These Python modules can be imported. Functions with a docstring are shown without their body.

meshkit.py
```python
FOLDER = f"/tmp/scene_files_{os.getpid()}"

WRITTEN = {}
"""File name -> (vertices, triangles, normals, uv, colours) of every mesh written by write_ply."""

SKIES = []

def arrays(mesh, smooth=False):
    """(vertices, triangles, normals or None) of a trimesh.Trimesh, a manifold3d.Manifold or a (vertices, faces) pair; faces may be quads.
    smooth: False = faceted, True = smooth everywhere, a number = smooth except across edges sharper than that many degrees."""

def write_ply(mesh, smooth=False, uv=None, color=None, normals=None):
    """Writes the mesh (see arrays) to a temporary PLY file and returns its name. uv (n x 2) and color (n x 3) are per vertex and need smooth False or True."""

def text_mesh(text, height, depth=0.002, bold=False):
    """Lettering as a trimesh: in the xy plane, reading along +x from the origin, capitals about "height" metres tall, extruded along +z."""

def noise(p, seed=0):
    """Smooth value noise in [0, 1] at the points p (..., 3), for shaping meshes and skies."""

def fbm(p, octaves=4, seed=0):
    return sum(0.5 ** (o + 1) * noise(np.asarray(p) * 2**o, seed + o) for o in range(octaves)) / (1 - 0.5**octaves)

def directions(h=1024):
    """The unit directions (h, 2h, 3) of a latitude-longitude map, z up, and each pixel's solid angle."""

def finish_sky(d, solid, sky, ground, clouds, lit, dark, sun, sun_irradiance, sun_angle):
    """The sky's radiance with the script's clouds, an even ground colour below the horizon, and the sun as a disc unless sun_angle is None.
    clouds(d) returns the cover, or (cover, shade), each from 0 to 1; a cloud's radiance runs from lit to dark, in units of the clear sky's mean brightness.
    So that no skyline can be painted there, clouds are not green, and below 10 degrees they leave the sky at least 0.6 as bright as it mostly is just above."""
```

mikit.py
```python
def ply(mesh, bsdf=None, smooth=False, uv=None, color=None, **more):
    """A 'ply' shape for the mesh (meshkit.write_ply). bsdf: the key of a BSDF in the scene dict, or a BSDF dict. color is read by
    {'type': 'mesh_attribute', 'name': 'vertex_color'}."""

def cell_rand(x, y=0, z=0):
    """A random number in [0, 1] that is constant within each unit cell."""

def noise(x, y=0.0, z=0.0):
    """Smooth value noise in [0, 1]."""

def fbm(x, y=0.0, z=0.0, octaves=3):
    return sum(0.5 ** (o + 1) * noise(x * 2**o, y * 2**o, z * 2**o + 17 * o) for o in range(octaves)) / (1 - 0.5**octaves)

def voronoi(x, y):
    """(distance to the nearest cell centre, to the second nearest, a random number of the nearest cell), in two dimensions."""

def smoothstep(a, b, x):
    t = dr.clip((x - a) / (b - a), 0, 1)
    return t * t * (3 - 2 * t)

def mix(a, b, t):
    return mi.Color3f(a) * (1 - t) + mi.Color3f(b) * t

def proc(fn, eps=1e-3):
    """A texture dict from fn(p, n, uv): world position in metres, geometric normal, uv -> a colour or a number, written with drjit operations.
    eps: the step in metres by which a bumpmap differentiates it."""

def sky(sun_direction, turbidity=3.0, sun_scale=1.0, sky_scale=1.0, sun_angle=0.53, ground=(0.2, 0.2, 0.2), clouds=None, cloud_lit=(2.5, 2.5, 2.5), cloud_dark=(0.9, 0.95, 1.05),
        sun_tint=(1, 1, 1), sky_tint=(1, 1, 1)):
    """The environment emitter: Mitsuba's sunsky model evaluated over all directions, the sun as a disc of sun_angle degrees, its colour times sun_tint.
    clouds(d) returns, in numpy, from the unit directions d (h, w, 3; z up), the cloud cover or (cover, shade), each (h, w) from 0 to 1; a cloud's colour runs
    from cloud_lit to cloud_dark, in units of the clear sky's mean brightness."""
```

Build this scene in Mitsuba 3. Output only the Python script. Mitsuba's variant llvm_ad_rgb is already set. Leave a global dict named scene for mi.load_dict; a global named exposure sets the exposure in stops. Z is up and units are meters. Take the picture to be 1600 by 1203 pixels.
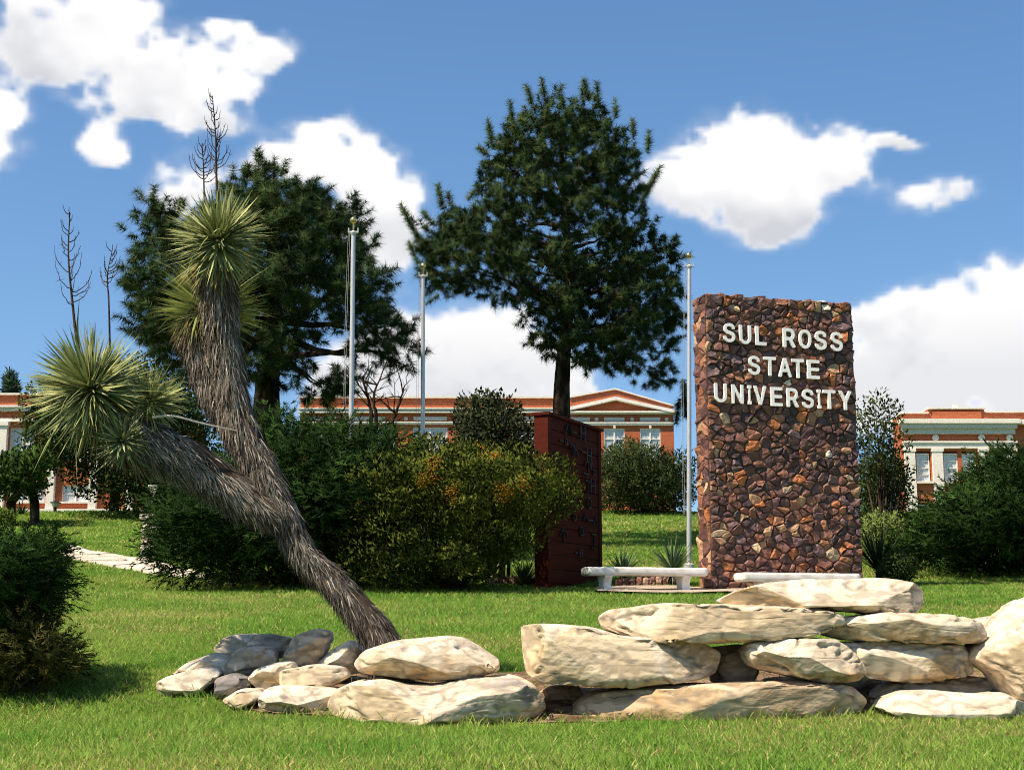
import math, random
import numpy as np, trimesh, shapely
import mitsuba as mi, drjit as dr
import mikit, meshkit
from mikit import proc, fbm, noise, mix, smoothstep

scene, labels = {}, {}
T = mi.ScalarTransform4f
# ---------------------------------------------------------------- camera, sky, exposure
F_PX = 2200.0                                   # focal length in pixels of a 1600 wide picture
PITCH = math.atan((985 - 601.5) / F_PX)         # the eye is low on the slope and looks up the hill
scene['camera'] = {'type': 'perspective', 'fov': math.degrees(2 * math.atan(800 / F_PX)), 'fov_axis': 'x', 'near_clip': 0.1, 'far_clip': 3000.0,
                   'to_world': T().look_at(origin=[0, 0, 0], target=[0, math.cos(PITCH), math.sin(PITCH)], up=[0, 0, 1])}
SUN_AZ, SUN_EL = math.radians(32), math.radians(55)
SUN = (-math.cos(SUN_AZ) * math.cos(SUN_EL), -math.sin(SUN_AZ) * math.cos(SUN_EL), math.sin(SUN_EL))
# cumulus clouds: azimuth, elevation, half width, half height in degrees
CLOUDS = [(-19.6,21.6,1.6,1.0),(18.0,8.6,3.4,1.3),(14.5,8.8,2.4,1.0),(10,9,2,1),(-3.0,9.6,3.2,1.7),(-6.4,8.9,2.4,1.2),(20.5,9.6,3.0,2.4),(13.2,10.0,2.0,1.2),(-18.4,22.9,3.2,1.6),(-20.0,24.2,2.0,1.0),(-16.4,24.0,1.8,1.0),(-15.2,21.5,2.6,1.3),(-17.0,20.3,2.0,0.8),(-12.3,21.2,1.5,1.1),(-13.8,20.6,1.6,.8),(-10.7,22.7,1.5,0.8),(-11.9,23.2,.9,.5),(-21.3,19.4,1.4,1.9),(-20.9,17.9,1.0,1.0),(-17.4,18.8,1.0,0.8),(-16.8,18.2,.7,.5),
          (-13.7,17.3,1.6,1.6),(-10.0,18.6,1.5,1.5),(-8.6,19.1,1.5,1.2),(-6.7,18.0,2.2,2.0),(-5.4,16.6,1.5,1.9),(-5.4,15.1,1.2,1.1),(-1.6,11.0,2.8,2.2),(-4.2,10.9,2.3,2.2),(1.3,9.9,2.7,1.6),(-6.8,9.9,2.0,1.3),
          (9.2,18.2,3.1,2.1),(11.5,18.1,3.2,2.1),(7.3,17.6,2.2,1.4),(10.7,16.6,1.8,1.0),(14.1,18.4,1.1,0.9),(15.9,19.1,0.9,0.3),(17.3,16.9,1.9,0.8),
          (15.5,10.6,2.6,2.1),(17.7,10.0,3.7,2.9),(19.7,11.3,2.4,2.2),(20.6,12.6,1.6,1.3),(15.6,12.1,1.6,0.8),(24,11,4,3),(29,14,4,2.2),(-27,17,4,2),(-31,12,5,3)]


def clouds(d):
    az = np.degrees(np.arctan2(d[..., 0], d[..., 1]))
    el = np.degrees(np.arcsin(np.clip(d[..., 2], -1, 1)))
    q = d * 1.0
    def billow(f, o, sd): return 1 - np.abs(2 * meshkit.fbm(q * f, o, sd) - 1) * 2.2
    wx, wy = meshkit.fbm(q * 18, 3, 3) - .5, meshkit.fbm(q * 18, 3, 9) - .5
    fine = (billow(20, 3, 21) - .55) * .26 + (billow(48, 3, 23) - .55) * .30 + (meshkit.fbm(q * 90, 3, 29) - .5) * .46
    a, e = az + wx * 2.2, el + wy * 1.8
    field, top = np.zeros(az.shape), np.zeros(az.shape)
    for (ca, ce, ra, re) in CLOUDS:
        u, v = (a - ca) / ra, (e - ce) / re
        v = np.where(v < 0, v * 1.12, v)
        g = np.exp(-(u * u + v * v) * 1.35)
        field += g; top += g * v
    rel = top / np.maximum(field, 1e-4)
    m = np.where(field > 1e-4, np.log(np.maximum(field, 1e-4)) / 1.35 + 1, -9) * .55 - .13
    # beyond the part of the sky that the camera sees, the same fair weather cumulus goes on
    far = meshkit.fbm(np.stack([d[..., 0] / (d[..., 2] + .12), d[..., 1] / (d[..., 2] + .12), 0 * az], -1) * 1.6 + 7, 5, 5)
    out = np.clip((np.abs(az) - 27) / 8, 0, 1) + np.clip((el - 28) / 5, 0, 1)
    m = np.maximum(m, (far - .60) * 6 * np.clip(out, 0, 1) - 3 * (1 - np.clip(out, 0, 1)))
    val = m + fine
    s = np.clip((val + .03) / .34, 0, 1)
    cover = s * s * (3 - 2 * s)
    wisp = np.clip((val + .34) / .55, 0, 1) ** 2 * .26
    cover = np.maximum(cover, wisp)
    lump = meshkit.fbm(q * 22 + 3, 4, 41) - .5
    shade = np.clip(.25 - .55 * rel + lump * 2.2, 0, 1) * np.clip(val * 2.6, 0, 1)
    shade = np.maximum(shade, np.clip((13.5 - el) / 6, 0, .6) * np.clip(val * 2, 0, 1))
    return cover, shade


scene['sky'] = mikit.sky(SUN, turbidity=3.2, sun_scale=1.9, sky_scale=.92, clouds=clouds, cloud_lit=(3.0, 2.96, 2.93), cloud_dark=(1.75, 1.8, 1.93), sky_tint=(1.32, 1.50, 1.72), ground=(.12, .16, .06))
exposure = 1.5

# ---------------------------------------------------------------- helpers
RNG = np.random.default_rng(7)


def at(u, v, Y):
    """The point at distance Y (metres) that stands where pixel (u, v) of the 1600 x 1203 photograph looks; used to measure sizes off the photo."""
    u, v, Y = np.asarray(u, float), np.asarray(v, float), np.asarray(Y, float)
    t = (601.5 - v) / F_PX
    y = math.cos(PITCH) - t * math.sin(PITCH)
    return np.stack(np.broadcast_arrays((u - 800) / F_PX / y * Y, Y, (math.sin(PITCH) + t * math.cos(PITCH)) / y * Y), -1)


def unit(a):
    a = np.asarray(a, float)
    return a / np.maximum(np.linalg.norm(a, axis=-1, keepdims=True), 1e-12)


USED = {}


def number(name):
    n = USED.get(name, -1) + 1
    USED[name] = n
    return name if n == 0 else f'{name}_{n:03d}'


def thing(name, label, cat, group=None, kind=None):
    key = number(name)
    labels[key] = {'label': label, 'category': cat}
    if group: labels[key]['group'] = group
    if kind: labels[key]['kind'] = kind
    return key


def ground(name, mesh, bsdf, **k):
    key = number(name)
    labels[key] = {'kind': 'structure'}
    scene[key] = mikit.ply(mesh, bsdf, **k)
    return key


def part(parent, name, mesh, bsdf, label=None, kind=None, group=None, **k):
    key = number(f'{parent}__{name}')
    if isinstance(mesh, MB) and hasattr(mesh, 'nr'):
        scene[key] = {'type': 'ply', 'filename': meshkit.write_ply(mesh.mesh(), False, None, mesh.kw()['color'], normals=mesh.nr), 'face_normals': False, 'bsdf': {'type': 'ref', 'id': bsdf}}
    else:
        if isinstance(mesh, MB): mesh, k = mesh.mesh(), {**k, **mesh.kw()}
        scene[key] = mikit.ply(mesh, bsdf, **k)
    L = {}
    if label: L['label'] = label
    if kind: L['kind'] = kind
    if group: L['group'] = group
    if L: labels[key] = L
    return key


class MB:
    """collects pieces of ONE part: vertices, triangles and a colour per vertex"""
    def __init__(self): self.v, self.f, self.c, self.n = [], [], [], 0

    def add(self, v, f, c=None):
        v, f = np.asarray(v, float), np.asarray(f, int)
        if f.shape[1] == 4: f = np.vstack([f[:, [0, 1, 2]], f[:, [0, 2, 3]]])
        self.v.append(v); self.f.append(f + self.n); self.n += len(v)
        if c is not None: self.c.append(np.broadcast_to(np.asarray(c, float), (len(v), 3)))
        return self

    def box(self, x0, x1, y0, y1, z0, z1, c=None):
        v = np.array([[x, y, z] for x in (x0, x1) for y in (y0, y1) for z in (z0, z1)])
        f = np.array([[0, 1, 3], [0, 3, 2], [4, 6, 7], [4, 7, 5], [0, 4, 5], [0, 5, 1], [2, 3, 7], [2, 7, 6], [0, 2, 6], [0, 6, 4], [1, 5, 7], [1, 7, 3]])
        return self.add(v, f, c)

    def tube(self, pts, rad, seg=8, c=None, cap=True):
        v, f = tube(pts, rad, seg, cap)
        return self.add(v, f, c)

    def tm(self, m, c=None): return self.add(m.vertices, m.faces, c)
    def norm(self, n): self.nr = n; return self
    def mesh(self): return np.vstack(self.v), np.vstack(self.f)
    def kw(self): return {'color': np.vstack(self.c)} if self.c else {}


def tube(pts, rad, seg=8, cap=True):
    pts = np.asarray(pts, float); n = len(pts)
    rad = np.broadcast_to(np.asarray(rad, float), (n,))
    t = unit(np.gradient(pts, axis=0))
    ref = np.array([0, 0, 1.0]) if abs(t[0, 2]) < .9 else np.array([1.0, 0, 0])
    a = unit(np.cross(t, ref)); b = np.cross(t, a)
    ang = np.arange(seg) * 2 * np.pi / seg
    v = pts[:, None] + rad[:, None, None] * (np.cos(ang)[None, :, None] * a[:, None] + np.sin(ang)[None, :, None] * b[:, None])
    v = v.reshape(-1, 3)
    i, j = np.meshgrid(np.arange(n - 1), np.arange(seg), indexing='ij'); j2 = (j + 1) % seg
    f = np.stack([i * seg + j, i * seg + j2, (i + 1) * seg + j2, (i + 1) * seg + j], -1).reshape(-1, 4)
    f = np.vstack([f[:, [0, 1, 2]], f[:, [0, 2, 3]]])
    if cap:
        v = np.vstack([v, pts[:1], pts[-1:]]); q = np.arange(seg); q2 = (q + 1) % seg
        f = np.vstack([f, np.stack([q2, q, q * 0 + n * seg], 1), np.stack([(n - 1) * seg + q, (n - 1) * seg + q2, q * 0 + n * seg + 1], 1)])
    return v, f


def smooth_path(pts, n):
    """Catmull-Rom through rows of pts (any number of columns)"""
    p = np.asarray(pts, float); p = np.vstack([2 * p[0] - p[1], p, 2 * p[-1] - p[-2]])
    s = np.linspace(0, len(p) - 3 - 1e-9, n); i = s.astype(int); t = (s - i)[:, None]
    a, b, c, d = p[i], p[i + 1], p[i + 2], p[i + 3]
    return .5 * (2 * b + (c - a) * t + (2 * a - 5 * b + 4 * c - d) * t * t + (3 * b - a - 3 * c + d) * t ** 3)


def strips(P, D, S, L, W, droop=None, seg=1):
    """n narrow blades: base P, direction D, side S, length L, width W; seg 1 = one triangle each. Returns (v, f, per-blade count of vertices)"""
    n = len(P); L = np.broadcast_to(L, (n,))[:, None]; W = np.broadcast_to(W, (n,))[:, None] / 2
    droop = np.zeros((n, 3)) if droop is None else droop
    if seg == 1:
        v = np.stack([P - S * W, P + S * W, P + D * L + droop * L], 1)
        f = np.arange(n)[:, None] * 3 + np.array([[0, 1, 2]])
        return v.reshape(-1, 3), f, 3
    rows = []
    for k in range(seg):
        t = k / seg; w = W * (1 - t ** 2 * .9) * (0.55 + .45 * min(1, t * 4 + .3))
        c = P + D * L * t + droop * L * t * t
        rows += [c - S * w, c + S * w]
    rows.append(P + D * L + droop * L)
    v = np.stack(rows, 1); m = 2 * seg + 1; fs = []
    for k in range(seg - 1):
        fs += [[2 * k, 2 * k + 1, 2 * k + 3], [2 * k, 2 * k + 3, 2 * k + 2]]
    fs.append([2 * seg - 2, 2 * seg - 1, 2 * seg])
    f = (np.arange(n)[:, None, None] * m + np.array(fs)[None]).reshape(-1, 3)
    return v.reshape(-1, 3), f, m


def rand_dirs(n, rng): return unit(rng.normal(size=(n, 3)))


def inside(poly, n, rng):
    """n random points of the polygon and their distances to its outline"""
    x0, y0, x1, y1 = poly.bounds; out = []
    while sum(map(len, out)) < n:
        p = np.stack([rng.uniform(x0, x1, 2 * n), rng.uniform(y0, y1, 2 * n)], 1)
        out.append(p[shapely.contains_xy(poly, p[:, 0], p[:, 1])])
    p = np.vstack(out)[:n]
    return p, shapely.distance(shapely.points(p), poly.boundary)


# ---------------------------------------------------------------- terrain
PROFILE = [(-400, -2.4), (-60, -1.3), (0, -.78), (4, -.69)] + [(Y, float(at(800, v, Y)[2])) for v, Y in
           [(1203, 6.6), (1130, 9.0), (1056, 10.4), (1012, 12.5), (935, 20), (918.5, 24), (900, 27), (870, 34), (834, 46), (800, 60)]] + [(64, 5.2), (72, 5.25), (900, 5.25)]
PY, PZ = np.array(PROFILE).T
from scipy.interpolate import PchipInterpolator
ZP = PchipInterpolator(PY, PZ)


def gz(x, y):
    x, y = np.asarray(x, float), np.asarray(y, float)
    q = np.stack(np.broadcast_arrays(x, y, 0 * x), -1)
    amp = np.clip((y - 5) / 6, 0, 1) * np.clip((66 - y) / 8, 0, 1)
    return ZP(y) + amp * ((meshkit.fbm(q * .35, 3, 2) - .5) * .16 + (meshkit.fbm(q * 2.2, 2, 4) - .5) * .025)


def hit(u, v):
    """where the line of sight through a pixel meets the ground"""
    Y = np.concatenate([np.arange(5, 30, .02), np.arange(30, 80, .1)])
    p = at(u, v, Y); d = p[:, 2] - gz(p[:, 0], p[:, 1])
    k = np.argmax(d < 0) if (d < 0).any() else len(Y) - 1
    return p[k]


# ---------------------------------------------------------------- materials
def rgb(*c): return {'type': 'rgb', 'value': list(c)}
VC = {'type': 'mesh_attribute', 'name': 'vertex_color'}


def mat(key, d):
    scene[key] = d
    return key


def diff(key, col): return mat(key, {'type': 'twosided', 'b': {'type': 'diffuse', 'reflectance': col}})


mat('mat_blade', {'type': 'principledthin', 'base_color': VC, 'roughness': .55, 'diff_trans': .75, 'spec_trans': 0.0, 'eta': 1.4})
mat('mat_leaf', {'type': 'principledthin', 'base_color': VC, 'roughness': .55, 'diff_trans': .16, 'spec_trans': 0.0, 'eta': 1.4})
diff('mat_dry', VC)
mat('mat_rock', {'type': 'twosided', 'b': {'type': 'bumpmap', 'scale': 1.0, 'tex': proc(lambda p, n, uv: fbm(p.x * 30, p.y * 30, p.z * 40, 4) * .007 + fbm(p.x * 7, p.y * 7, p.z * 18 + 3, 3) * .005, 2e-3),
                                         'b': {'type': 'diffuse', 'reflectance': VC}}})
mat('mat_stone', {'type': 'twosided', 'b': {'type': 'bumpmap', 'scale': 1.0, 'tex': proc(lambda p, n, uv: fbm(p.x * 22, p.y * 22, p.z * 22, 3) * .02, 3e-3),
                                          'b': {'type': 'principled', 'base_color': VC, 'roughness': .55, 'specular': .4}}})


def lawn_tex(p, n, uv):
    a = fbm(p.x * .9, p.y * .9, 0.0, 4)
    b = fbm(p.x * 9, p.y * 9, 1.0, 3)
    c = mix([.045, .10, .014], [.10, .15, .03], smoothstep(.3, .7, a))
    return mix(c, mi.Color3f(.13, .115, .05), smoothstep(.52, .8, b) * .6)


diff('mat_lawn', proc(lawn_tex))
diff('mat_soil', proc(lambda p, n, uv: mix([.10, .06, .04], [.26, .19, .13], smoothstep(.3, .75, fbm(p.x * 14, p.y * 14, p.z * 14, 4)))))


def bark(dark, light):
    return proc(lambda p, n, uv: mix(dark, light, smoothstep(.35, .75, fbm(p.x * 9, p.y * 9, p.z * 2.2, 4))))


diff('mat_bark', bark([.022, .016, .012], [.10, .075, .055]))
diff('mat_stalk', rgb(.075, .05, .038))
diff('mat_thatch_core', bark([.03, .022, .016], [.09, .07, .05]))
diff('mat_brick', proc(lambda p, n, uv: mix([.38, .105, .05], [.50, .17, .09], fbm(p.x * 5, p.y * 5, p.z * 14, 3))))
diff('mat_white', proc(lambda p, n, uv: mix([.74, .71, .64], [.84, .81, .75], fbm(p.x * 1.5, p.y, p.z * 3, 3))))
diff('mat_panel', proc(lambda p, n, uv: mix([.58, .57, .54], [.66, .65, .62], fbm(p.x * 2, p.y, p.z * 3, 3))))
mat('mat_pane', {'type': 'principled', 'base_color': proc(lambda p, n, uv: mix([.40, .45, .50], [.58, .62, .66], smoothstep(.3, .7, fbm(p.x * .8, p.y, p.z * .9, 3)))), 'roughness': .08, 'specular': .6})
diff('mat_concrete', proc(lambda p, n, uv: mix([.64, .61, .55], [.84, .82, .78], smoothstep(.25, .7, fbm(p.x * 7, p.y * 7, p.z * 7, 4)))))
diff('mat_paving', proc(lambda p, n, uv: mix([.30, .25, .20], [.45, .39, .32], fbm(p.x * 5, p.y * 5, p.z * 5, 4))))
mat('mat_red', {'type': 'twosided', 'b': {'type': 'principled', 'base_color': proc(lambda p, n, uv: mix([.060, .0105, .006], [.095, .018, .010], fbm(p.x * 3, p.y * 3, p.z * 22, 4))), 'roughness': .7, 'specular': .06}})
mat('mat_iron', {'type': 'twosided', 'b': {'type': 'principled', 'base_color': rgb(.012, .010, .010), 'roughness': .5, 'specular': .4}})
mat('mat_letter', {'type': 'twosided', 'b': {'type': 'principled', 'base_color': proc(lambda p, n, uv: mix([.86, .85, .83], [.93, .93, .92], smoothstep(.25, .6, fbm(p.x * 12, p.y * 12, p.z * 12, 4)))), 'roughness': .6, 'specular': .3}})
mat('mat_steel', {'type': 'principled', 'base_color': proc(lambda p, n, uv: mix([.50, .50, .50], [.66, .66, .66], fbm(p.x * 20, p.y * 20, p.z * 5, 3))), 'metallic': .45, 'roughness': .42})
mat('mat_gold', {'type': 'principled', 'base_color': rgb(.75, .55, .22), 'metallic': 1.0, 'roughness': .25})
diff('mat_rope', rgb(.38, .37, .35))
diff('mat_mortar', proc(lambda p, n, uv: mix([.05, .034, .027], [.13, .092, .072], fbm(p.x * 12, p.y * 12, p.z * 12, 3))))
diff('mat_sign', rgb(.72, .72, .70))
diff('mat_lamp_glass', rgb(.7, .7, .66))
diff('mat_berry', VC)

# ---------------------------------------------------------------- lawn
xs = np.concatenate([-np.geomspace(14.2, 700, 26)[::-1], np.arange(-14, 14.01, .2), np.geomspace(14.2, 700, 26)])
ys = np.concatenate([[-400, -200, -100, -50, -20, -8, 0, 3], np.arange(5, 16, .2), np.arange(16, 34, .4), np.arange(34, 72, 1.0), np.geomspace(73, 900, 16)])
gx, gy = np.meshgrid(xs, ys)
gv = np.stack([gx, gy, gz(gx, gy)], -1).reshape(-1, 3)
ii, jj = np.meshgrid(np.arange(len(ys) - 1), np.arange(len(xs) - 1), indexing='ij')
a = ii * len(xs) + jj
gf = np.stack([a, a + 1, a + 1 + len(xs), a + len(xs)], -1).reshape(-1, 4)
ground('lawn', (gv, gf), 'mat_lawn', smooth=True)


def ground_polygon(px):
    return shapely.Polygon([tuple(hit(u, v)[:2]) for u, v in px])


def sheet(poly, step, lift, rough=0.0):
    x0, y0, x1, y1 = poly.bounds
    X, Y = np.meshgrid(np.arange(x0, x1 + step, step), np.arange(y0, y1 + step, step))
    ok = shapely.contains_xy(poly, X.ravel(), Y.ravel()).reshape(X.shape)
    q = np.stack([X, Y, 0 * X], -1)
    v = np.stack([X, Y, gz(X, Y) + lift + rough * (meshkit.fbm(q * 9, 3, 8) - .3)], -1).reshape(-1, 3)
    i, j = np.meshgrid(np.arange(X.shape[0] - 1), np.arange(X.shape[1] - 1), indexing='ij')
    w = X.shape[1]; a = i * w + j
    f = np.stack([a, a + 1, a + 1 + w, a + w], -1)[ok[:-1, :-1] & ok[1:, 1:] & ok[:-1, 1:] & ok[1:, :-1]]
    return v, f


SOIL = ground_polygon([(318, 1082), (350, 1104), (410, 1116), (500, 1121), (560, 1119), (650, 1130), (760, 1134), (860, 1131), (960, 1129), (1100, 1124), (1250, 1116), (1360, 1114), (1450, 1120), (1620, 1118), (1700, 1112),
                       (1690, 1046), (1500, 1046), (1130, 1048), (830, 1050), (780, 1052), (640, 1040), (540, 1044), (440, 1048), (360, 1058)])
ground('soil', sheet(SOIL, .03, .006, .018), 'mat_soil', smooth=True)
PATH = ground_polygon([(60, 868), (108, 853), (140, 862), (200, 872), (250, 880), (300, 893), (330, 903), (270, 902), (225, 896), (180, 888), (110, 874), (70, 876)])
PAVE = ground_polygon([(925, 928), (1130, 929), (1380, 931), (1380, 921), (1130, 921), (930, 921)])


# ---------------------------------------------------------------- grass
def make_grass():
    rng = np.random.default_rng(11)
    Vs, Fs, Cs, Ns, base = [], [], [], [], 0
    for (y0, y1, dens, h, w, seg) in [(6.3, 8.2, 4600, .056, .0068, 2), (8.2, 10.4, 3900, .052, .0066, 2), (10.4, 14, 2400, .048, .008, 1), (14, 20, 1250, .052, .012, 1), (20, 28, 620, .06, .018, 1), (28, 44, 190, .075, .035, 1), (44, 61, 80, .09, .06, 1)]:
        half = .40 * y1 + .8
        n = int(dens * 2 * half * (y1 - y0))
        P = np.stack([rng.uniform(-half, half, n), rng.uniform(y0, y1, n), np.zeros(n)], 1)
        keep = np.abs(P[:, 0]) < .40 * P[:, 1] + .7
        patch = meshkit.fbm(P * 1.1, 3, 31); clump = meshkit.fbm(P * 7, 2, 33)
        keep &= rng.random(n) < .45 + 1.1 * clump
        near_soil = np.zeros(n, bool)
        for Q, soft in ((SOIL, .14), (PATH, .0), (PAVE, 0.0)):
            near = shapely.contains_xy(Q.buffer(.3), P[:, 0], P[:, 1]); idx = np.nonzero(near)[0]
            d = shapely.distance(shapely.points(P[idx, :2]), Q)
            if soft: near_soil[idx] = (d < .16) & (rng.random(len(idx)) < .55)
            keep[idx] &= (d > rng.uniform(0, soft + .001, len(idx))) | (rng.random(len(idx)) < (.05 if soft else .08))
        P, patch, clump, near_soil = P[keep], patch[keep], clump[keep], near_soil[keep]; n = len(P)
        P[:, 2] = gz(P[:, 0], P[:, 1]) - .005
        dry = np.clip((meshkit.fbm(P * .55 + 5, 3, 37) - .47) * 4, 0, 1) * .6
        soil_d = shapely.distance(shapely.points(P[:, :2]), SOIL)
        dry = np.maximum(dry, np.clip(.7 - soil_d / .35, 0, .7) * (P[:, 1] < 9.4))
        yaw = rng.uniform(0, 2 * np.pi, n); lean = rng.uniform(.15, .95, n)
        D = unit(np.stack([np.cos(yaw) * lean, np.sin(yaw) * lean, np.ones(n)], 1))
        S = unit(np.cross(D, rand_dirs(n, rng)))
        L = h * rng.uniform(.55, 1.35, n) * (.7 + .6 * clump) * (1 - .35 * dry) * (1 + 1.1 * near_soil)
        W = w * rng.uniform(.7, 1.3, n)
        droop = np.stack([np.cos(yaw), np.sin(yaw), -.3 * np.ones(n)], 1) * rng.uniform(0, .35, n)[:, None]
        v, f, m = strips(P, D, S, L, W, droop, seg)
        g = np.clip((patch - .3) * 2, 0, 1)[:, None]
        col = (1 - g) * np.array([.125, .27, .040]) + g * np.array([.23, .345, .070])
        straw = (rng.random(n) < .05 + .35 * dry)[:, None]
        col = np.where(straw, np.array([.46, .38, .17]), col * (1 - .5 * dry[:, None]) + np.array([.33, .36, .10]) * .5 * dry[:, None])
        col = col * rng.uniform(.5, 1.35, n)[:, None]
        nrm = unit(np.array([0, 0, 1.0]) * .8 + unit(np.cross(S, D)) * np.sign(np.cross(S, D)[:, 2:3] + 1e-9) * .6)
        Vs.append(v); Fs.append(f + base); base += len(v)
        Cs.append(np.repeat(col, m, 0)); Ns.append(np.repeat(nrm, m, 0))
    V, Fc, C, N = map(np.vstack, (Vs, Fs, Cs, Ns))
    print('grass triangles', len(Fc))
    path = meshkit.write_ply((V, Fc), False, None, C, normals=N)
    key = thing('grass', 'mown green grass with straw coloured patches covering the lawn', 'grass', kind='stuff')
    scene[key] = {'type': 'ply', 'filename': path, 'face_normals': False, 'bsdf': {'type': 'ref', 'id': 'mat_blade'}}


make_grass()


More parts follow.
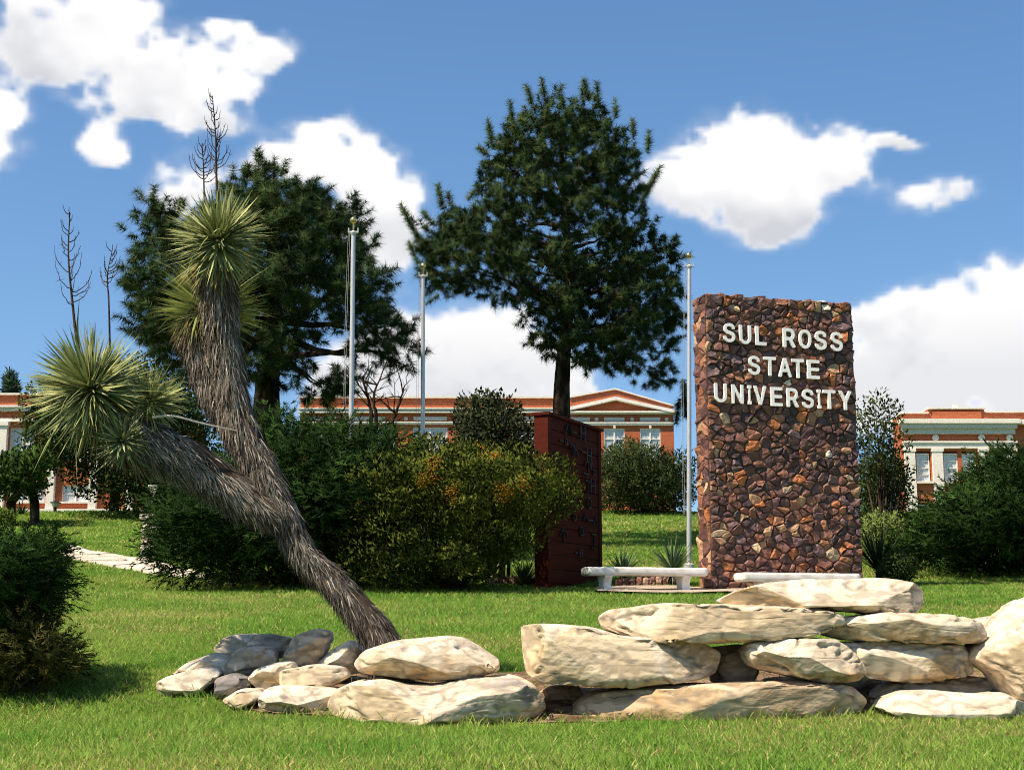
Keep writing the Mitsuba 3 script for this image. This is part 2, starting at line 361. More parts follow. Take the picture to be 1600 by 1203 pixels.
# ---------------------------------------------------------------- rocks
def make_rock(name, label, px, Yc, hd, seed, lean=.15, e=.36, n=130, m=46, amp=1.0, tint=(1, 1, 1), grey=0.0, orange=.5, group=None, facets=13, cat='rock'):
    rng = np.random.default_rng(seed)
    p = np.array(px, float)
    for _ in range(2):                                             # round the corners a little
        q = np.roll(p, -1, 0); p = np.stack([.87 * p + .13 * q, .13 * p + .87 * q], 1).reshape(-1, 2)
    poly = shapely.Polygon(p); c = np.array(poly.centroid.coords[0])
    B = np.array([poly.exterior.interpolate(t, normalized=True).coords[0] for t in np.arange(n) / n])
    if not poly.exterior.is_ccw: B = B[::-1]
    al = np.linspace(-np.pi / 2, np.pi / 2, 4001)
    g, h = np.abs(np.cos(al)) ** e, np.sign(np.sin(al)) * np.abs(np.sin(al)) ** e
    arc = np.concatenate([[0], np.cumsum(np.hypot(np.diff(g) * .6, np.diff(h) * .6))]); tt = np.linspace(0, arc[-1], m)
    g, h = np.interp(tt, arc, g), np.interp(tt, arc, h); g[[0, -1]] = 1e-3
    Bw, cw = at(B[:, 0], B[:, 1], Yc), at(c[0], c[1], Yc)
    V = cw + (Bw - cw)[None] * g[:, None, None]
    V[..., 1] = Yc + hd * h[:, None]
    size = np.ptp(Bw[:, 0]); zr = np.ptp(Bw[:, 2])
    V[..., 1] += lean * (V[..., 2] - cw[2])
    V = V.reshape(-1, 3)
    q = V - cw; shade_tan = np.zeros(len(q))
    for k in range(facets):                                        # broken faces; those not turned upward get tan, own tone plus painted-in shade
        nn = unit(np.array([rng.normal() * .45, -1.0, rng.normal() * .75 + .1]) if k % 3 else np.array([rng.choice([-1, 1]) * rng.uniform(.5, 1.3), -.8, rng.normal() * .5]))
        s = q @ nn; d = s.max() * (rng.uniform(.76, .93) if k % 3 else rng.uniform(.89, .97)); shade_tan = np.where(s > d, rng.uniform(0, 1) * (nn[2] < .45), shade_tan)
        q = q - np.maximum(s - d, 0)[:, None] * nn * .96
    V = q + cw
    i, j = np.meshgrid(np.arange(m - 1), np.arange(n), indexing='ij'); j2 = (j + 1) % n
    F = np.stack([i * n + j, i * n + j2, (i + 1) * n + j2, (i + 1) * n + j], -1).reshape(-1, 4)
    F = np.vstack([F[:, [0, 1, 2]], F[:, [0, 2, 3]]])
    tm = trimesh.Trimesh(V, F, process=False)
    if tm.volume < 0: F = F[:, ::-1]; tm = trimesh.Trimesh(V, F, process=False)
    N = np.array(tm.vertex_normals); off = rng.uniform(-50, 50, 3)
    s1 = meshkit.fbm(V * 3.2 + off, 3, seed) - .5
    wob = meshkit.fbm(V * 2.0 + off, 2, seed + 3)
    bed = V[:, 2] * 15 + wob * 3.0 + off[0]
    strata = np.abs((bed % 1) - .5) * 2
    lam = meshkit.noise(np.stack([V[:, 0] * 1.5, V[:, 1] * 1.5, V[:, 2] * 42 + wob * 4], -1) + off, seed + 5) - .5
    rid = 1 - np.abs(2 * meshkit.fbm(V * [7, 7, 11] + off, 3, seed + 7) - 1); chip = np.maximum(rid - .80, 0)
    front = np.clip(1 - np.abs(N[:, 2]) * 1.0, 0, 1)
    ledge = np.clip((meshkit.noise(np.stack([V[:, 0] * 2.5, V[:, 1] * 2.5, V[:, 2] * 5], -1) + off, seed + 9) - .45) * 5, 0, 1)
    rim = np.repeat(np.clip((g - .80) * 6, 0, 1) * np.clip((np.abs(h) - .35) * 2.5, 0, 1), n)
    disp = amp * (s1 * .026 + (meshkit.fbm(V * 11 + off, 3, seed + 2) - .5) * .004 + front * ledge * (lam * .002 - np.clip((strata - .86) / .1, 0, 1) * .004) - chip * (.10 * rim) - rim * np.maximum(meshkit.fbm(V * [6, 6, 3] + off, 3, seed + 8) - .45, 0) * .09)
    V = V + N * disp[:, None]
    f1, f2, f3 = (meshkit.fbm(V * k + off, 4, seed + s) for k, s in ((3.5, 11), (12, 12), (6, 13)))
    rel = (V[:, 2] - V[:, 2].min()) / np.ptp(V[:, 2])
    cream, tan, rust, gry = np.array([.71, .63, .50]), np.array([.52, .40, .235]), np.array([.48, .27, .10]), np.array([.38, .35, .33])
    C = cream + (tan - cream) * np.clip(np.clip((f1 - .46) * 3, 0, 1) * .5 + shade_tan * .75, 0, 1)[:, None]
    C = C + (rust - C) * (np.clip((f3 - .50 + (.28 - rel) * .55) * 3.5, 0, 1) * orange)[:, None]
    C = C + (gry - C) * np.clip((f1 - .62 + grey) * 4, 0, 1)[:, None] * (.35 + .65 * (grey > 0))
    C = C * (.82 + .36 * f2)[:, None] * (1 - .35 * np.clip(chip * 8, 0, 1))[:, None] * np.array(tint)
    vein = np.clip((np.abs(meshkit.noise(np.stack([V[:, 0] * 2, V[:, 1] * 2, V[:, 2] * 16 + wob * 3], -1) + off, seed + 21) - .5) < .035) * ledge, 0, 1)
    lich = np.clip((meshkit.fbm(V * 24 + off, 3, seed + 22) - .60) * 9, 0, 1) * np.clip((f3 - .40) * 5, 0, 1)
    C = C * (1 - .28 * vein[:, None]); C = C + (np.array([.17, .155, .14]) - C) * (.75 * lich[:, None])
    dirt = np.clip((.10 - rel) / .10, 0, 1) * np.clip(f1 * 1.6, 0, 1); C = C + (np.array([.20, .13, .085]) - C) * (.6 * dirt[:, None])
    key = thing(name, label, cat, group)
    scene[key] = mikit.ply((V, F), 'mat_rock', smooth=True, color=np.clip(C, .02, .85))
    return key


ROCKS = [
 # left heap
 ('flat pale grey rock at the far left end of the rock heap', [(250,1066),(270,1055),(320,1041),(342,1042),(350,1052),(340,1062),(318,1084),(287,1085),(256,1086)], 9.98, .26, dict(grey=.10, lean=.5)),
 ('cream rock behind the flat grey one at the left end of the heap', [(267,1058),(295,1034),(332,1020),(352,1020),(361,1030),(352,1052),(320,1062)], 10.2, .22, dict(lean=.5)),
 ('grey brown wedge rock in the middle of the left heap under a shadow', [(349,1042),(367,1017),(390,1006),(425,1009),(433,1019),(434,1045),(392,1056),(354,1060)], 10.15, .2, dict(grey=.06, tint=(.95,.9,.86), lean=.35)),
 ('cream rock with an orange foot at the top left of the heap', [(335,1016),(350,996),(370,989),(402,989),(408,1004),(395,1026),(360,1030)], 10.5, .2, dict(orange=.9, lean=.3)),
 ('dark grey slab lying along the top of the left heap', [(388,1003),(400,990),(425,990),(462,997),(468,1010),(450,1026),(418,1030),(396,1024)], 10.45, .2, dict(grey=.12, tint=(.92,.86,.80), lean=.3)),
 ('upright orange brown rock at the right of the left heap', [(440,1030),(460,993),(495,982),(516,986),(519,994),(510,1020),(500,1042),(460,1052)], 10.25, .2, dict(orange=.9, tint=(.9,.82,.76), facets=9)),
 ('pale wedge rock leaning against the foot of the yucca trunk', [(490,1042),(518,1015),(550,998),(572,1018),(570,1050),(520,1060)], 10.2, .2, dict(grey=.04, lean=.4)),
 ('small dark slate coloured rock low in the left heap', [(338,1060),(368,1050),(392,1058),(396,1068),(374,1087),(352,1092),(338,1088)], 9.85, .18, dict(grey=.2, tint=(.62,.62,.63))),
 ('cream rock in the middle of the left heap split by a crack', [(388,1060),(400,1045),(432,1034),(458,1034),(462,1050),(450,1080),(414,1084)], 9.85, .2, dict(lean=.5)),
 ('cream slab with an orange underside lying across two rocks of the left heap', [(440,1066),(439,1046),(485,1037),(538,1041),(548,1056),(522,1072),(470,1076),(444,1078)], 9.72, .22, dict(orange=.8, lean=.3)),
 ('small flat cream rock at the front edge of the left heap', [(348,1094),(374,1076),(410,1074),(416,1084),(398,1100),(370,1106)], 9.58, .16, dict(lean=.5)),
 ('long low cream rock at the front of the left heap', [(407,1093),(420,1074),(445,1070),(530,1073),(538,1092),(515,1114),(445,1114),(412,1112)], 9.6, .26, dict(lean=.45, orange=.3)),
 ('very long low cream boulder with a rough grey front edge at ground level', [(510,1100),(522,1078),(550,1064),(600,1058),(640,1068),(680,1070),(727,1060),(802,1055),(836,1070),(854,1102),(842,1118),(770,1136),(720,1140),(645,1130),(570,1122),(520,1116)], 9.42, .42, dict(lean=.75, grey=.02, amp=1.1, orange=.25)),
 ('rounded cream boulder with an orange belly in front of the yucca trunk', [(556,1036),(570,1017),(620,1000),(695,992),(725,995),(757,1013),(781,1030),(781,1047),(745,1058),(682,1064),(620,1056),(565,1048)], 9.62, .34, dict(lean=.4, orange=.85, e=.42)),
 # dry stacked wall
 ('thick square ended slab at the left end of the stacked wall', [(813,976),(850,974),(920,978),(970,993),(1050,997),(1100,1004),(1126,1020),(1117,1052),(1087,1062),(1000,1073),(925,1073),(850,1067),(822,1052),(815,1005)], 9.55, .38, dict(lean=.06, e=.24, orange=.45)),
 ('long rough edged slab bridging the gap in the middle of the stacked wall', [(935,962),(950,951),(1025,944),(1125,943),(1200,948),(1280,951),(1311,962),(1311,974),(1275,990),(1200,1004),(1075,1005),(982,998),(940,981)], 9.55, .36, dict(lean=.05, e=.25, orange=.35, amp=1.2)),
 ('smooth cream capstone on top of the stacked wall', [(1119,938),(1150,923),(1190,911),(1250,907),(1300,906),(1375,903),(1420,909),(1442,922),(1441,943),(1425,957),(1350,960),(1275,953),(1200,955),(1140,950)], 9.7, .36, dict(lean=.40, e=.32, orange=.5)),
 ('thin slab under the right end of the capstone', [(1270,988),(1300,965),(1375,956),(1475,961),(1521,972),(1531,988),(1526,1004),(1425,1005),(1325,1000)], 9.6, .36, dict(lean=.15, e=.26, orange=.5)),
 ('rough faced block on the left of the middle course below the bridging slab', [(1160,1020),(1166,1004),(1230,996),(1295,997),(1322,1012),(1348,1046),(1336,1062),(1287,1068),(1237,1058),(1170,1040)], 9.5, .36, dict(lean=.0, e=.26, amp=1.2)),
 ('smooth tan block on the right of the middle course', [(1290,1003),(1357,1001),(1495,1004),(1511,1030),(1512,1053),(1450,1064),(1410,1066),(1335,1058)], 9.66, .36, dict(lean=.05, e=.25, orange=.45)),
 ('long brown stained base slab under the stacked wall', [(890,1126),(896,1100),(925,1082),(1000,1072),(1200,1062),(1325,1068),(1350,1095),(1335,1112),(1262,1122),(1200,1128),(1000,1142),(945,1142)], 9.5, .42, dict(lean=.12, e=.28, orange=.8, tint=(.86,.78,.70))),
 ('low cracked cream rock at the foot of the right end of the wall', [(1366,1106),(1380,1092),(1412,1079),(1450,1077),(1530,1083),(1562,1080),(1599,1100),(1594,1112),(1550,1124),(1487,1128),(1425,1128)], 9.25, .3, dict(lean=.6, orange=.4)),
 ('shaded rock filling the gap behind the low cracked rock', [(1335,1096),(1395,1062),(1500,1054),(1562,1060),(1572,1096),(1450,1104),(1370,1110)], 9.8, .3, dict(lean=.4)),
 ('big tilted boulder at the right edge of the photo', [(1510,1030),(1520,1010),(1550,990),(1577,962),(1602,942),(1650,925),(1720,950),(1740,1070),(1690,1118),(1600,1112),(1562,1086),(1542,1052)], 9.5, .42, dict(lean=.7, e=.4, orange=.35)),
 ('small pale rock peeping out behind the big tilted boulder', [(1520,968),(1542,964),(1570,963),(1574,985),(1550,1004),(1526,998)], 10.1, .2, dict(lean=.4)),
 ('recessed filler rock tinted dark as the shade between the two lowest boulders', [(838,1082),(858,1070),(905,1068),(915,1100),(905,1128),(848,1128)], 9.95, .2, dict(grey=.1, tint=(.6,.52,.45))),  # added filler rock; its dark tint paints the shade of the recess
 ('recessed filler rock tinted dark as the shade in the gap of the middle course', [(1105,1012),(1150,1006),(1180,1012),(1185,1050),(1170,1072),(1110,1072)], 9.85, .22, dict(grey=.05, tint=(.6,.55,.5))),  # filler behind the course, coloured dark to stand for the gap's shade
]
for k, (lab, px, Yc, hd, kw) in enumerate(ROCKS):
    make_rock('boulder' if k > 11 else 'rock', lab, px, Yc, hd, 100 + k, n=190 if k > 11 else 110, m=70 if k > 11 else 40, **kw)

def pebble_meshes():
    rng = np.random.default_rng(5)
    mb = MB()
    while mb.n < 42 * 130:
        x, y = rng.uniform(-2.3, 3.8), rng.uniform(8.85, 9.5)
        if not SOIL.contains(shapely.Point(x, y)): continue
        s = trimesh.creation.icosphere(1, .5)
        v = np.array(s.vertices) * (1 + .35 * rng.normal(size=(42, 1))).clip(.6, 1.4) * rng.uniform(.012, .05, 3) * np.array([1, 1, .6])
        g = rng.uniform(.5, 1.1)
        mb.add(v + [x, y, gz(x, y) + .032], s.faces, np.array([.36, .27, .19]) * g)
    key = thing('gravel', 'loose chips of broken stone on the brown soil below the rocks', 'gravel', kind='stuff')
    scene[key] = mikit.ply(mb.mesh(), 'mat_dry', **mb.kw())
pebble_meshes()


# ---------------------------------------------------------------- the leaning yucca
def yucca():
    rng = np.random.default_rng(21)
    key = thing('yucca_tree', 'tall shaggy yucca leaning left over the rock heap with spiky heads and dead flower stalks', 'yucca tree')
    base_row = [(616, 1062, 10.0, 46), (599, 1005, 9.98, 42), (545, 935, 9.95, 35), (514, 900, 9.93, 30), (476, 866, 9.92, 30), (440, 795, 9.9, 32), (405, 735, 9.9, 36)]
    paths = {
        'trunk': base_row,
        'left_branch': [(430, 800, 9.88, 34), (382, 776, 9.84, 42), (340, 750, 9.8, 46), (300, 723, 9.75, 50), (250, 702, 9.68, 56), (208, 684, 9.62, 56), (172, 650, 9.6, 42), (152, 620, 9.58, 28)],
        'upper_branch': [(440, 800, 9.92, 32), (415, 745, 9.92, 36), (393, 700, 9.93, 35), (371, 640, 9.95, 33), (361, 590, 9.96, 34), (350, 530, 9.96, 36), (342, 455, 9.96, 37), (338, 410, 9.95, 34), (340, 382, 9.92, 26)],
        'rear_branch': [(388, 700, 10.05, 32), (360, 655, 10.18, 34), (335, 610, 10.26, 37), (319, 560, 10.3, 40), (309, 515, 10.3, 38), (316, 484, 10.3, 26)],
    }
    for name, path in paths.items():
        pr = smooth_path(np.array(path, float), 60)
        P = at(pr[:, 0], pr[:, 1], pr[:, 2]); R = pr[:, 3] * pr[:, 2] / F_PX * .80
        mb = MB().tube(P, R * .80, 14)
        pk = part(key, name, mb.mesh(), 'mat_thatch_core', smooth=True)
        Tn = unit(np.gradient(P, axis=0))
        seglen = np.linalg.norm(np.diff(P, axis=0), axis=1).sum()
        n = int(seglen * (5600 if name != 'trunk' else 7000))
        t = rng.random(n); i = (t * 58.99).astype(int); fr = (t * 58.99 - i)[:, None]
        c = P[i] * (1 - fr) + P[i + 1] * fr; tan = Tn[i]; r = (R[i] * (1 - fr[:, 0]) + R[i + 1] * fr[:, 0])
        o = rand_dirs(n, rng); o = unit(o - (o * tan).sum(1, keepdims=True) * tan)
        lump = .86 + .28 * meshkit.noise(c * 7 + o * 1.5, 5)
        head = np.clip((t - .62) / .38, 0, 1) * (name != 'trunk')
        L = rng.uniform(.04, .12, n) + .13 * head + (.02 if name != 'trunk' else 0)
        D = unit(-tan * 1.0 + o * (rng.uniform(.08, .42, n) + .25 * head)[:, None] + np.array([0, 0, -.55]) + rng.normal(size=(n, 3)) * .27)
        S = unit(np.cross(D, o) + rng.normal(size=(n, 3)) * .25)
        B = c + o * (r * .80 * lump)[:, None]
        W = rng.uniform(.0035, .0095, n) * (1 + .2 * head)
        v, f, m = strips(B, D, S, L, W, np.array([0, 0, -1.0]) * rng.uniform(.05, .3, n)[:, None] - o * .05, 3)
        g = rng.random(n)[:, None]
        low, mid, gold = np.array([.12, .103, .09]), np.array([.22, .195, .165]), np.array([.25, .155, .052])
        k = np.clip(t * (1.3 if name == 'trunk' else 9) + (0 if name == 'trunk' else .6), 0, 1)[:, None]
        col = low * (1 - k) + mid * k
        col = col * (1 - head[:, None] * .7) + gold * head[:, None] * .7
        col = col * (.22 + 1.25 * g ** 1.3) * (.35 + 1.2 * meshkit.noise(c * 11 + o * 2.5, 8))[:, None]
        pale = (rng.random(n) < .07)[:, None]; col = np.where(pale, np.array([.55, .50, .44]) * (.6 + .5 * g), col)
        if name != 'trunk':
            grn = (rng.random(n) < np.clip((t - .84) * 4, 0, .5))[:, None]
            col = np.where(grn, np.array([.24, .27, .09]) * (.6 + .7 * g), col)
        bl = MB().add(v, f, np.repeat(np.clip(col, .02, .7), m, 0))
        part(pk, 'dead_leaves', bl, 'mat_dry', kind='stuff')
    # live heads
    def head(px, Y, axis, L, n, spread, tone, tw=1.0, label=None):
        C = at(*px, Y); A = unit(axis)
        ct = 1 - rng.random(n) ** .9 * (1 - math.cos(math.radians(spread))); th = np.arccos(ct); ph = rng.uniform(0, 2 * np.pi, n)
        u = unit(np.cross(A, [.3, .2, .9])); w = np.cross(A, u)
        D = ct[:, None] * A + np.sin(th)[:, None] * (np.cos(ph)[:, None] * u + np.sin(ph)[:, None] * w)
        D = unit(D + rng.normal(size=(n, 3)) * .09)
        old = np.clip((np.degrees(th) - 85) / 45, 0, 1)
        S = unit(np.cross(D, A + 1e-3) + rng.normal(size=(n, 3)) * .25)
        Ln = L * rng.uniform(.78, 1.1, n) * (1 - .12 * old)
        v, f, m = strips(C + D * .05 - A * (.10 * old)[:, None], D, S, Ln, rng.uniform(.013, .024, n) * tw, np.array([0, 0, -1.0]) * (.02 + .22 * old[:, None] * rng.random((n, 1))) + rng.normal(size=(n, 3)) * .07 + (rng.random((n, 1)) < .08) * rng.normal(size=(n, 3)) * .35, 4)
        green, pale, gold = np.array([.17, .22, .075]), np.array([.44, .46, .22]), np.array([.42, .31, .11])
        k = rng.random(n)[:, None]
        col = (green * (1 - k) + pale * k) * tone * rng.uniform(.5, 1.25, (n, 1))
        go = (old * rng.random(n) > .45)[:, None]
        col = np.where(go, gold * rng.uniform(.6, 1.1, n)[:, None], col)
        part(key, 'leaf_head', MB().add(v, f, np.repeat(col, m, 0)), 'mat_leaf', label=label, kind='stuff')
    head((143, 608), 9.52, (-.42, -.72, .50), .41, 720, 134, 1.0, 1.1)
    head((342, 375), 9.86, (.03, -.50, .86), .35, 640, 128, 1.05, 1.05)
    head((330, 486), 10.32, (.02, .25, .95), .39, 560, 108, 1.2, 1.1)
    head((193, 690), 9.40, (-.05, -.75, .62), .17, 130, 105, .7)
    head((232, 628), 9.62, (.62, -.45, .66), .23, 220, 100, 1.05)
    # flower stalks
    def stalk(path, r0, r1, t0, nb, bl):
        pr = smooth_path(np.array(path, float), 24); P = at(pr[:, 0], pr[:, 1], pr[:, 2])
        sk = part(key, 'flower_stalk', MB().tube(P, np.linspace(r0, r1, 24), 7).mesh(), 'mat_stalk', smooth=True)
        mb = MB()
        for k in range(nb):
            t = t0 + (1 - t0) * (k + rng.random()) / nb; i = min(int(t * 23), 22); b = P[i] + (P[i + 1] - P[i]) * (t * 23 - i)
            a = rng.uniform(0, 2 * np.pi); o = np.array([math.cos(a), math.sin(a), 0]); l = bl * (1.15 - .75 * (t - t0) / (1 - t0)) * rng.uniform(.7, 1.15)
            s = np.linspace(0, 1, 7)[:, None]
            q = b + o * l * .62 * np.sin(s * 1.35) + np.array([0, 0, 1]) * l * (.1 * s + .75 * s ** 2.2) + rng.normal(size=(7, 3)) * l * .02
            mb.tube(q, np.linspace(.0042, .0016, 7), 4)
            for _ in range(4):
                j = rng.integers(2, 6); d = unit(o * rng.uniform(-.5, 1) + [0, 0, .7] + rng.normal(size=3) * .5) * l * rng.uniform(.08, .16)
                mb.tube(np.array([q[j], q[j] + d * .5, q[j] + d]), [.002, .0016, .001], 3)
        part(sk, 'twig', mb.mesh(), 'mat_stalk', kind='stuff')
    stalk([(343, 385, 9.86), (341, 330, 9.86), (338, 270, 9.86), (337, 215, 9.86), (332, 150, 9.86)], .014, .003, .50, 30, .17)
    stalk([(322, 380, 9.98), (319, 300, 10.05), (318, 262, 10.05), (316, 226, 10.05)], .009, .002, .42, 20, .17)
    stalk([(142, 604, 9.52), (122, 540, 9.52), (113, 470, 9.52), (107, 400, 9.52), (109, 332, 9.52)], .014, .003, .45, 24, .20)
    stalk([(174, 600, 9.7), (172, 545, 9.7), (170, 470, 9.7), (168, 430, 9.7), (176, 388, 9.7)], .010, .002, .62, 16, .16)
    pr = smooth_path(np.array([(238, 652, 9.5), (270, 650, 9.5), (310, 660, 9.6), (345, 668, 9.72), (374, 674, 9.85)], float), 16)
    part(key, 'dead_stick', MB().tube(at(pr[:, 0], pr[:, 1], pr[:, 2]), np.linspace(.009, .005, 16), 6, [.55, .5, .45]), 'mat_dry', label='thin pale dry stick between the two branches')


yucca()


# ---------------------------------------------------------------- the stone sign pillar
TH = math.radians(15.0)
DV, NV, UP = np.array([math.cos(TH), math.sin(TH), 0]), np.array([math.sin(TH), -math.cos(TH), 0]), np.array([0, 0, 1.0])
YP = 23.0
PB = at(1112, 900, YP)                                             # front left arris near the ground


def on_face(u, v, P0=None, N=None):
    """pixel -> point on the pillar's front plane"""
    P0 = PB if P0 is None else P0; N = NV if N is None else N
    r = at(u, v, 1.0)
    return r * ((P0 @ N) / (r @ N))


def stone_cells(w, h, n, rng, sx=1.0):
    pts = []
    r = .74 * math.sqrt(w * h / n)
    tries = 0
    while len(pts) < n and tries < 40000:
        q = np.array([rng.uniform(0, w), rng.uniform(0, h)]); tries += 1
        rr = r * rng.choice([.5, .75, 1.05, 1.5], p=[.3, .3, .25, .15])
        if all(((q - o)[0] / 1.12) ** 2 + ((q - o)[1] * 1.12) ** 2 > (rr * .5 + s * .5) ** 2 for o, s in pts): pts.append((q, rr))
    from scipy.spatial import Voronoi
    p = np.array([q for q, _ in pts])
    mir = np.vstack([p, p * [-1, 1], p * [1, -1], [2 * w, 0] + p * [-1, 1], [0, 2 * h] + p * [1, -1]])
    sc = np.array([1 / 1.12, 1.12]); vor = Voronoi(mir * sc)
    return [shapely.Polygon(vor.vertices[vor.regions[vor.point_region[i]]] / sc) for i in range(len(p))]


PALETTE = [((.105, .052, .046), .30), ((.155, .074, .056), .23), ((.21, .095, .062), .14), ((.065, .040, .039), .14), ((.36, .13, .05), .05), ((.27, .125, .068), .07), ((.40, .24, .14), .045), ((.50, .36, .23), .02), ((.14, .085, .088), .09), ((.60, .51, .40), .010)]


def stone_mesh(poly, rng, O, U, V, N, tones, high=(.03, .075)):
    poly = shapely.Polygon(np.array(poly.exterior.coords)[:-1]).buffer(-rng.uniform(.002, .008), join_style=2)
    if poly.is_empty or poly.geom_type != 'Polygon' or poly.area < 3e-4: return None
    b = np.array(poly.exterior.coords)[:-1]
    q = []
    for k in range(len(b)):                                        # break the straight edges
        a, c = b[k], b[(k + 1) % len(b)]
        q.append(a + rng.normal(size=2) * .004)
        if np.linalg.norm(c - a) > .09: q.append((a + c) / 2 + rng.normal(size=2) * .010)
    b = np.array(q); n = len(b); c = b.mean(0)
    hgt = rng.uniform(*high); slope = rng.normal(size=2) * .26
    rings, hs = [b, b + (c - b) * .05, b + (c - b) * rng.uniform(.16, .40, (n, 1))], []
    hs = [np.full(n, -.03), hgt * rng.uniform(.30, .75, n), hgt * rng.uniform(.55, 1.2, n)]
    for k in (1, 2): hs[k] = np.maximum(hs[k] + (rings[k] - c) @ slope * (k / 2), .006)
    hs = [np.minimum(x, .064) for x in hs]; hgt = min(hgt, .052)
    v2 = np.vstack(rings + [c[None] + rng.normal(size=(1, 2)) * .01]); h = np.concatenate(hs + [[hgt * rng.uniform(.95, 1.25)]])
    v = O + v2[:, :1] * U + v2[:, 1:] * V + h[:, None] * N
    i = np.arange(n); j = (i + 1) % n
    f = np.vstack([np.stack([i + k * n, j + k * n, j + (k + 1) * n], 1) for k in (0, 1)] + [np.stack([i + k * n, j + (k + 1) * n, i + (k + 1) * n], 1) for k in (0, 1)] + [np.stack([i + 2 * n, j + 2 * n, i * 0 + 3 * n], 1)])
    t = np.array(tones[rng.choice(len(tones), p=np.array([x[1] for x in tones]) / sum(x[1] for x in tones))][0])
    col = t * rng.uniform(.8, 1.3) * (1 + rng.normal(size=(len(v), 1)) * .12) * (1 + rng.normal(size=(len(v), 3)) * .04)
    return v, f, np.clip(col, .012, .7)


def sign_pillar():
    rng = np.random.default_rng(33)
    key = thing('stone_sign', 'tall rust brown rubble stone pillar with raised white lettering', 'sign')
    top_l, top_r, bot_r = on_face(1101, 459), on_face(1330, 472), on_face(1346, 890)
    w = float((bot_r - PB) @ DV + (top_r - PB) @ DV) / 2
    z0 = float(gz(PB[0], PB[1])) - .12; z1 = float(top_l[2])
    h = z1 - z0; th = .50
    O = np.array([PB[0], PB[1], z0]); BV = -NV
    # core
    c = [O, O + DV * w, O + DV * w + BV * th, O + BV * th]
    v = np.vstack([c, np.array(c) + UP * (h - .02)]) - NV * 0
    f = [[0, 1, 5, 4], [1, 2, 6, 5], [2, 3, 7, 6], [3, 0, 4, 7], [4, 5, 6, 7], [3, 2, 1, 0]]
    part(key, 'core', (v, np.array(f)), 'mat_mortar')
    faces = [(O, DV, UP, NV, w, h, 620), (O + BV * th, -BV, UP, -DV, th, h, 80), (O + DV * w, BV, UP, DV, th, h, 80)]
    stones = []
    for k, (o, U, V, N, ww, hh, n) in enumerate(faces):
        for cell in stone_cells(ww, hh, n, rng):
            m = stone_mesh(cell, rng, o, U, V, N, PALETTE, (.018, .050) if k == 0 else (.008, .026))
            if m is not None: stones.append((k, m))
    for cell in stone_cells(w, th, 40, rng):                       # the rough top
        m = stone_mesh(cell, rng, O + UP * (h - .03), DV, BV, UP, PALETTE, (.01, .05))
        if m is not None: stones.append((3, m))
    main = sorted([s for s in stones if s[0] == 0], key=lambda s: -np.ptp(s[1][0][:, 2]) * np.ptp(s[1][0][:, 0]))[:262] + [s for s in stones if s[0] == 1][:36]
    ids = {id(s) for s in main}
    for s in main:
        part(key, 'stone', MB().add(*s[1]), 'mat_stone')
    rest = MB()
    for s in stones:
        if id(s) not in ids: rest.add(*s[1])
    part(key, 'remaining_stones', rest, 'mat_stone', kind='stuff')
    # lettering: baseline pixels of first and last letters' left edge, cap height from the photo
    lines = [('SUL ROSS', [(1131, 534), (1156, 537), (1181, 539), None, (1224, 542), (1249, 544), (1274, 546), (1299, 548)], [18, 18, 17, 0, 19, 19, 18, 18], 29.5),
             ('STATE', [(1170, 585), (1194, 586.5), (1217, 588.5), (1238, 590), (1262, 591.5)], [18, 19, 20, 19, 19], 29.5),
             ('UNIVERSITY', [(1117, 628), (1144, 630), (1169, 631.5), (1179, 632), (1205, 634), (1230, 635.5), (1254, 637), (1278, 638), (1287, 638.5), (1312, 640)], [19, 18, 5.5, 19, 18, 18, 18, 5.5, 19, 19], 29.5)]
    FO = PB + NV * .078
    for text, spots, widths, cap in lines:
        for ch, s, wd in zip(text, spots, widths):
            if s is None: continue
            a = on_face(s[0], s[1], FO); b = on_face(s[0] + wd, s[1] + wd * .07, FO); t = on_face(s[0], s[1] - cap, FO)
            H = float(t[2] - a[2]); W = float((b - a) @ DV)
            m = meshkit.text_mesh(ch, 1.0, .055, bold=True)
            tr = m.triangles[m.face_normals[:, 2] > .9][:, :, :2]
            shp = shapely.union_all([shapely.Polygon(t).buffer(1e-4) for t in tr]).buffer(.0, join_style=2).simplify(.004)
            m = trimesh.util.concatenate([trimesh.creation.extrude_polygon(g, .04, engine='earcut') for g in getattr(shp, 'geoms', [shp])])
            q = np.array(m.vertices); lo, hi = q.min(0), q.max(0)
            q = (q - [lo[0], lo[1], 0]) * [W / (hi[0] - lo[0]), H / (hi[1] - lo[1]), 1]
            vv = a + q[:, :1] * DV + q[:, 1:2] * UP + (q[:, 2:] - .03) * NV
            part(key, 'letter', (vv, m.faces), 'mat_letter')


sign_pillar()


